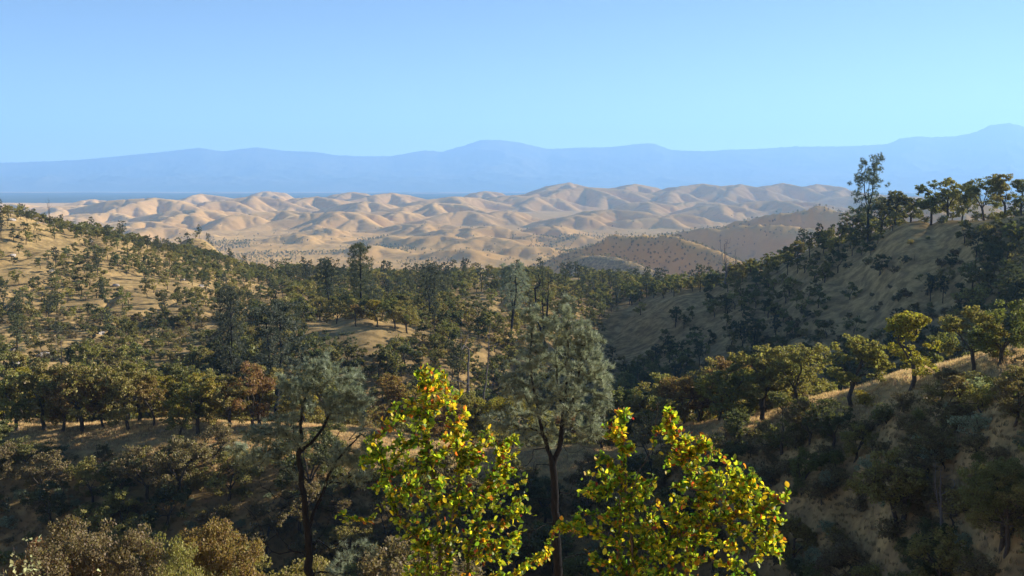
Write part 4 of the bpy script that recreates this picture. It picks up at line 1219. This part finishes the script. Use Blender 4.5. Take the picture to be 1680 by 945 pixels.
# nearest first: those become trees of their own
inframe = [t for t in TREES if -20 < t[3] < 1700 and t[1] < 700 and t[4] < 1060]
inframe.sort(key=lambda t: t[1])
own = set(id(t) for t in inframe[:280])
stuff_pts = {'oak': [], 'pine': [], 'shrub': []}
npine = 0; nshrub = 0
for t in TREES:
    x, y, z, px, py, zone = t
    pal = palettes[zone]; c = pal[rs.integers(len(pal))]
    s = rs.uniform(0.62, 1.12) * (1.15 if zone == 'ridge' else 1.0) * (0.8 if zone in ('plain', 'rim') else 1) * (0.78 if zone == 'shaded slope' and px > 1100 else 1.0)
    if zone == 'plain' and y < 2400: s *= 0.68
    if zone == 'mid': s *= 0.82
    if zone == 'mid' and px < 470: s *= 0.82
    pine = rs.random() < {'mid': 0.10, 'hollow': 0.08, 'far': 0.15}.get(zone, 0.0)
    if id(t) in own:
        sz = sub_zone(zone, px, y); where = SUBW.get(sz, WHERE.get(zone))
        if pine:
            put(MID_PINE, int(rs.integers(3)), (x, y, z), 'grey_pine', DARK if rs.random() < .5 else (0.09, 0.10, 0.07), s * 0.85, None, rs.uniform(.8, 1.1), f'dusky open pine | {where}', 'tree', f'pines {where}')
        else:
            k = NEAR_OAK if y < 74 else MID_OAK
            put(k, int(rs.integers(8)), (x, y, z - .1), 'oak_tree', c, s, None, rs.uniform(.85, 1.12), f'{CNAME[c]} oak | {where}', 'tree', f'{CNAME[c]} oaks {where}')
    else:
        stuff_pts['pine' if pine else 'oak'].append((x, y, z - .1, s))

# shrubs on the slopes
def keep_shrub(px, py, x, y):
    c = crest_d(px); n = fbm(x / 14, y / 14, 3)
    p = np.where((y > 62) & (y < c - 9), np.where(n > -.3, 0.95, .35), 0)
    p = np.where((y > c + 12), np.where(n > 0.0, .5, .12), p)
    p = np.where((px > 1200) & (y < c - 8) & (y > 56), 1.0, p)
    return bare_mask(px, py, y, p)
sh = scatter(50, 330, -.56, .6, 2.2, rs, keep_shrub)
sh.sort(key=lambda t: t[1])
cnt = 0
for (x, y, z, px, py) in sh:
    s = rs.uniform(0.4, 1.15) * (1.2 if px > 1200 else 1)
    if cnt < 280 and 0 < px < 1680 and y > 66 and py < 990:
        cnt += 1
        c = [OLIVE, BROWN, GREEN, BROWN, GREYG][rs.integers(5)]
        zone = 'shaded slope left' if px < 560 else 'shaded slope middle' if px < 1100 else 'shaded slope right'
        put(SHRUB, int(rs.integers(4)), (x, y, z - .05), 'shrub', c, s, None, rs.uniform(.8, 1.2), f'{CNAME[c]} shrub | {SUBW[zone]}', 'bush', f'{CNAME[c]} shrubs {SUBW[zone]}')
    else:
        stuff_pts['shrub'].append((x, y, z - .05, s))

# things that look alike in one place: say which, counted from the left
BANDS = [(180, 'under the far left of the left ridge'), (400, 'under the middle of the left ridge'), (560, 'on the slope beside the left grey pine'), (760, 'behind the first leafy bush'), (940, 'around the central grey pine'),
         (1130, 'behind the second leafy bush'), (1330, 'under the low end of the bright strip'), (1500, 'under the middle of the bright strip'), (9999, 'under the top end of the bright strip')]
for o in COL.objects:                      # the slopes are long: say which stretch
    if o.get('group') and 'on the shaded slope' in o['label']:
        q = 840 + FP * o.location.x / o.location.y
        w = next(t for b, t in BANDS if q < b); a = o['label'].split(' | ')[0]
        o['label'] = f'{a} | {w}'; o['group'] = f'{a}s {w}'
    elif o.get('group') and 'in the hollow behind the sunlit ridge' in o['label']:
        q = 840 + FP * o.location.x / o.location.y; a = o['label'].split(' | ')[0]
        w = 'in the hollow behind the left row of oaks' if q < 400 else 'in the hollow below the golden knoll' if q < 700 else 'in the hollow behind the central grey pine' if q < 1000 else 'in the shaded valley under the right hill'
        o['label'] = f'{a} | {w}'; o['group'] = f'{a}s {w}'
ORD = ['first', 'second', 'third', 'fourth', 'fifth', 'sixth', 'seventh', 'eighth', 'ninth', 'tenth', 'eleventh', 'twelfth', 'thirteenth', 'fourteenth', 'fifteenth', 'sixteenth', 'seventeenth', 'eighteenth', 'nineteenth', 'twentieth', 'twenty-first', 'twenty-second', 'twenty-third', 'twenty-fourth', 'twenty-fifth']
_g = {}
for o in COL.objects:
    if o.get('group') and o.get('category') in ('tree', 'bush', 'rock'): _g.setdefault(o['label'], []).append(o)
for lab, os_ in _g.items():
    if 1 < len(os_) <= 25:
        os_.sort(key=lambda o: o.location.x / o.location.y)
        kind_words, where = lab.split(' | ')
        for k, o in enumerate(os_): o['label'] = f'{ORD[k]} {kind_words} from the left {where}'
for o in COL.objects:
    if o.get('label'): o['label'] = o['label'].replace(' | ', ' ')
    if o.get('group'): o['group'] = o['group'].replace(' | ', ' ')

# ----------------------------------------------------------------- masses by geometry nodes
def mass(name, pts, meshes, label, cat, colors):
    pts = np.asarray(pts, float); n = len(pts)
    me = bpy.data.meshes.new(name); me.vertices.add(n); me.vertices.foreach_set('co', pts[:, :3].astype(np.float32).ravel())
    for an, ty, val in (('size', 'FLOAT', pts[:, 3]), ('turn', 'FLOAT', np.random.default_rng(3).uniform(0, 6.28, n)), ('pick', 'INT', np.random.default_rng(4).integers(0, len(meshes), n))):
        a = me.attributes.new(an, ty, 'POINT'); a.data.foreach_set('value', val)
    cr = np.random.default_rng(8); tc = np.ones((n, 4), np.float32)
    tc[:, :3] = np.array(colors)[cr.integers(0, len(colors), n)] * cr.uniform(0.8, 1.2, (n, 1))
    a = me.attributes.new('tint', 'FLOAT_COLOR', 'POINT'); a.data.foreach_set('color', tc.ravel())
    me.update()
    o = add_obj(name, me); tag(o, label, cat, None, 'stuff')
    src = bpy.data.collections.new(name + '_kinds')
    for mi, m in enumerate(meshes):
        src.objects.link(bpy.data.objects.new(f'{name}_kind', m))
    ng = bpy.data.node_groups.new(name, 'GeometryNodeTree')
    ng.interface.new_socket('Geometry', in_out='INPUT', socket_type='NodeSocketGeometry')
    ng.interface.new_socket('Geometry', in_out='OUTPUT', socket_type='NodeSocketGeometry')
    gi = ng.nodes.new('NodeGroupInput'); go = ng.nodes.new('NodeGroupOutput')
    ci = ng.nodes.new('GeometryNodeCollectionInfo'); ci.inputs[0].default_value = src; ci.inputs['Separate Children'].default_value = True; ci.inputs['Reset Children'].default_value = True
    ip = ng.nodes.new('GeometryNodeInstanceOnPoints'); ip.inputs['Pick Instance'].default_value = True
    def att(nm, ty):
        a = ng.nodes.new('GeometryNodeInputNamedAttribute'); a.data_type = ty; a.inputs['Name'].default_value = nm; return a.outputs[0]
    cx = ng.nodes.new('ShaderNodeCombineXYZ'); ng.links.new(att('turn', 'FLOAT'), cx.inputs[2])
    ng.links.new(gi.outputs[0], ip.inputs['Points']); ng.links.new(ci.outputs[0], ip.inputs['Instance'])
    ng.links.new(att('pick', 'INT'), ip.inputs['Instance Index']); ng.links.new(cx.outputs[0], ip.inputs['Rotation']); ng.links.new(att('size', 'FLOAT'), ip.inputs['Scale'])
    ng.links.new(ip.outputs[0], go.inputs[0])
    md = o.modifiers.new('scatter', 'NODES'); md.node_group = ng
    return o

po = stuff_pts['oak']
mass('near_woodland', [p for p in po if p[1] < 400], [k.one for k in FAR_OAK], 'mass of green and olive oak woodland filling the nearer hollows', 'woodland', [GREEN, OLIVE, DARK, (0.13, 0.12, 0.045)])
mass('forest', [p for p in po if p[1] >= 400], [k.one for k in FAR_OAK], 'dark oak forest covering the middle distance and dotting the valley', 'forest', [GREEN, DARK, GREEN, OLIVE])
if stuff_pts['pine']:
    mass('pine_woodland', stuff_pts['pine'], [k.one for k in FAR_PINE], 'open crowned pines scattered through the distant woodland', 'woodland', [DARK, (0.08, 0.09, 0.06)])
mass('brushwood', stuff_pts['shrub'], [k.one for k in FAR_SHRUB], 'low brush scattered over the slopes', 'brush', [OLIVE, BROWN, GREEN, BROWN, (0.16, 0.16, 0.10)])

# dry grass tussocks on the nearer ridges
def tussock(seed):
    rng = np.random.default_rng(seed)
    n = 26; C = np.zeros((n, 3)); C[:, :2] = rng.normal(0, 0.22, (n, 2))
    V, Fc = needles(C, np.tile([[0.05, 0.0, 1.0]], (n, 1)), 1, 0.5, 0.045, rng, 0.25)
    return make_mesh('tussock', V, [Fc], [M_GRASS_MASS])
def keep_grass(px, py, x, y):
    c = crest_d(px); n = fbm(x / 6, y / 6, 2)
    return np.where((np.abs(y - c) < 26) | ((y < c) & (px > 900)), 0.75 + 0.4 * n, 0.6) * ((px > -40) & (px < 1720) & (py < 1000))
gr = scatter(62, 185, -.56, .6, 0.5, rs, keep_grass)
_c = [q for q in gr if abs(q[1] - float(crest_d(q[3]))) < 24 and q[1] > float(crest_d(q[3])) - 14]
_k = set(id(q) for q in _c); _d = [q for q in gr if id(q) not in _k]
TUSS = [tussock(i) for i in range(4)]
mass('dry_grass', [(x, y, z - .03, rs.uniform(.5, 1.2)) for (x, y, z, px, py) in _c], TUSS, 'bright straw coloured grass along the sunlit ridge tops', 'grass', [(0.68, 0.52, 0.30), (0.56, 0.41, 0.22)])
mass('shade_tinted_grass', [(x, y, z - .03, rs.uniform(.5, 1.2)) for (x, y, z, px, py) in _d], TUSS, 'dry grass on the shaded slopes, its tint darkened for shade', 'grass', [(0.30, 0.22, 0.12), (0.22, 0.165, 0.09), (0.17, 0.14, 0.085)])  # same tussocks as the crest; the slope's shade is painted as darker tint
# weeds and straw between the rocks of the left hill
# ----------------------------------------------------------------- pale rocks on the left slope
def rock_mesh(seed):
    import bmesh
    bm = bmesh.new(); bmesh.ops.create_icosphere(bm, subdivisions=3, radius=1.0)
    rng = np.random.default_rng(seed); off = rng.uniform(0, 50, 3)
    pl = rng.normal(0, 1, (7, 3)); pl /= np.linalg.norm(pl, axis=1, keepdims=True); dd = rng.uniform(.55, .9, 7)
    for v in bm.verts:
        p = np.array(v.co)
        for q, h in zip(pl, dd):
            e = p @ q - h
            if e > 0: p = p - q * e
        p *= [1.5, 1.0, 0.7]
        v.co = p + np.array([float(perlin(np.array([p[0] * 2 + off[0]]), np.array([p[1] * 2 + p[2] + off[1]]))[0])] * 3) * .08
    me = bpy.data.meshes.new('boulder'); bm.to_mesh(me); bm.free(); me.materials.append(M_ROCK)
    return me
ROCKS = [rock_mesh(i) for i in range(5)]
for i, (px, py) in enumerate(sorted([(60, 368), (18, 362), (150, 398), (205, 425), (245, 430), (20, 420), (85, 445), (190, 470), (120, 540), (40, 545), (165, 548), (95, 548), (20, 575), (200, 590), (70, 585), (300, 460), (330, 470), (265, 505), (150, 585), (30, 600)])):
    x, y, z = hit(px, py)
    o = add_obj('boulder', ROCKS[i % 5], None, (x, y, z + .1)); s = random.uniform(.6, 1.5); o.scale = (s, s, s); o.rotation_euler = (random.uniform(-.2, .2), random.uniform(-.2, .2), random.uniform(0, 6.28))
    tag(o, f'{ORD[i]} pale weathered boulder from the left on the scrubby left hill', 'rock', 'pale boulders scattered over the left hill')

# ----------------------------------------------------------------- thin flowering stems at the bottom left corner
def stalk(seed, H):
    rng = np.random.default_rng(seed)
    pts = [np.array([0, 0, -.1]), np.array([0, 0, 0])]; q = pts[-1].copy()
    for k in range(8):
        q = q + np.array([rng.normal(0, .012), rng.normal(0, .012), H / 8]); pts.append(q.copy())
    P = np.array(pts); par = np.arange(-1, len(P) - 1); R = np.linspace(.004, .0016, len(P))
    TV, TQ = tubes(P, par, R, 5)
    C = np.array([P[rng.integers(3, len(P))] + rng.normal(0, .012, 3) for _ in range(60)])
    C[:, 2] = rng.uniform(0.4 * H, H, 60)
    LV, LF = cards(C, 0.022, rng, 0.2)
    return (TV, TQ), (LV, LF)
for i, (px, top, dep) in enumerate([(57, 880, 5.2), (18, 900, 5.0), (36, 925, 5.1), (160, 932, 5.3), (46, 918, 5.0), (8, 930, 4.9), (70, 930, 5.2)]):
    x = u_of(px, v_of(top)) * dep; z = land1(x, dep); H = v_of(top) * dep - z
    (T, L) = stalk(i, H)
    e = empty('weed_stalk', (x, dep, z))
    add_obj('stem', make_mesh('stem', T[0], [T[1]], [M_TWIG]), e)
    f = add_obj('seed_heads', make_mesh('seed_heads', L[0], [L[1]], [M_GRASS]), e, color=(0.42, 0.42, 0.22)); 
    tag(e, ['tallest pale seeded weed stalk in the bottom left corner', 'pale weed stalk leaning at the left edge of the bottom corner', 'short weed stalk between the two tall ones in the bottom left corner', 'lone short weed stalk in front of the second oak crown at the bottom',
            'weed stalk just left of the tallest one in the bottom corner', 'lowest weed stalk at the very bottom left edge', 'weed stalk just right of the tallest one in the bottom corner'][i], 'weed')

# ----------------------------------------------------------------- the air
def haze():
    x0, x1, y0, y1, z0, z1 = -20400, 20400, -60, 30700, -214, 1850
    V = [(x, y, z) for z in (z0, z1) for y in (y0, y1) for x in (x0, x1)]
    Fc = [(0, 2, 3, 1), (4, 5, 7, 6), (0, 1, 5, 4), (2, 6, 7, 3), (0, 4, 6, 2), (1, 3, 7, 5)]
    me = bpy.data.meshes.new('haze'); me.from_pydata(V, [], Fc); me.update()
    m = bpy.data.materials.new('haze_air'); m.use_nodes = True; nt = m.node_tree; nt.nodes.clear()
    pv = nt.nodes.new('ShaderNodeVolumePrincipled')
    pv.inputs['Color'].default_value = (0.31, 0.585, 1.0, 1)
    pv.inputs['Density'].default_value = 6.2e-5
    pv.inputs['Anisotropy'].default_value = 0.12
    o = nt.nodes.new('ShaderNodeOutputMaterial'); nt.links.new(pv.outputs[0], o.inputs['Volume'])
    me.materials.append(m)
    ob = add_obj('haze', me); tag(ob, 'thin blue haze filling the air over the valley', None, None, 'stuff')
haze()
print('trees', len(TREES), 'shrubs', len(sh), 'grass', len(gr), {k: len(v) for k, v in stuff_pts.items()})
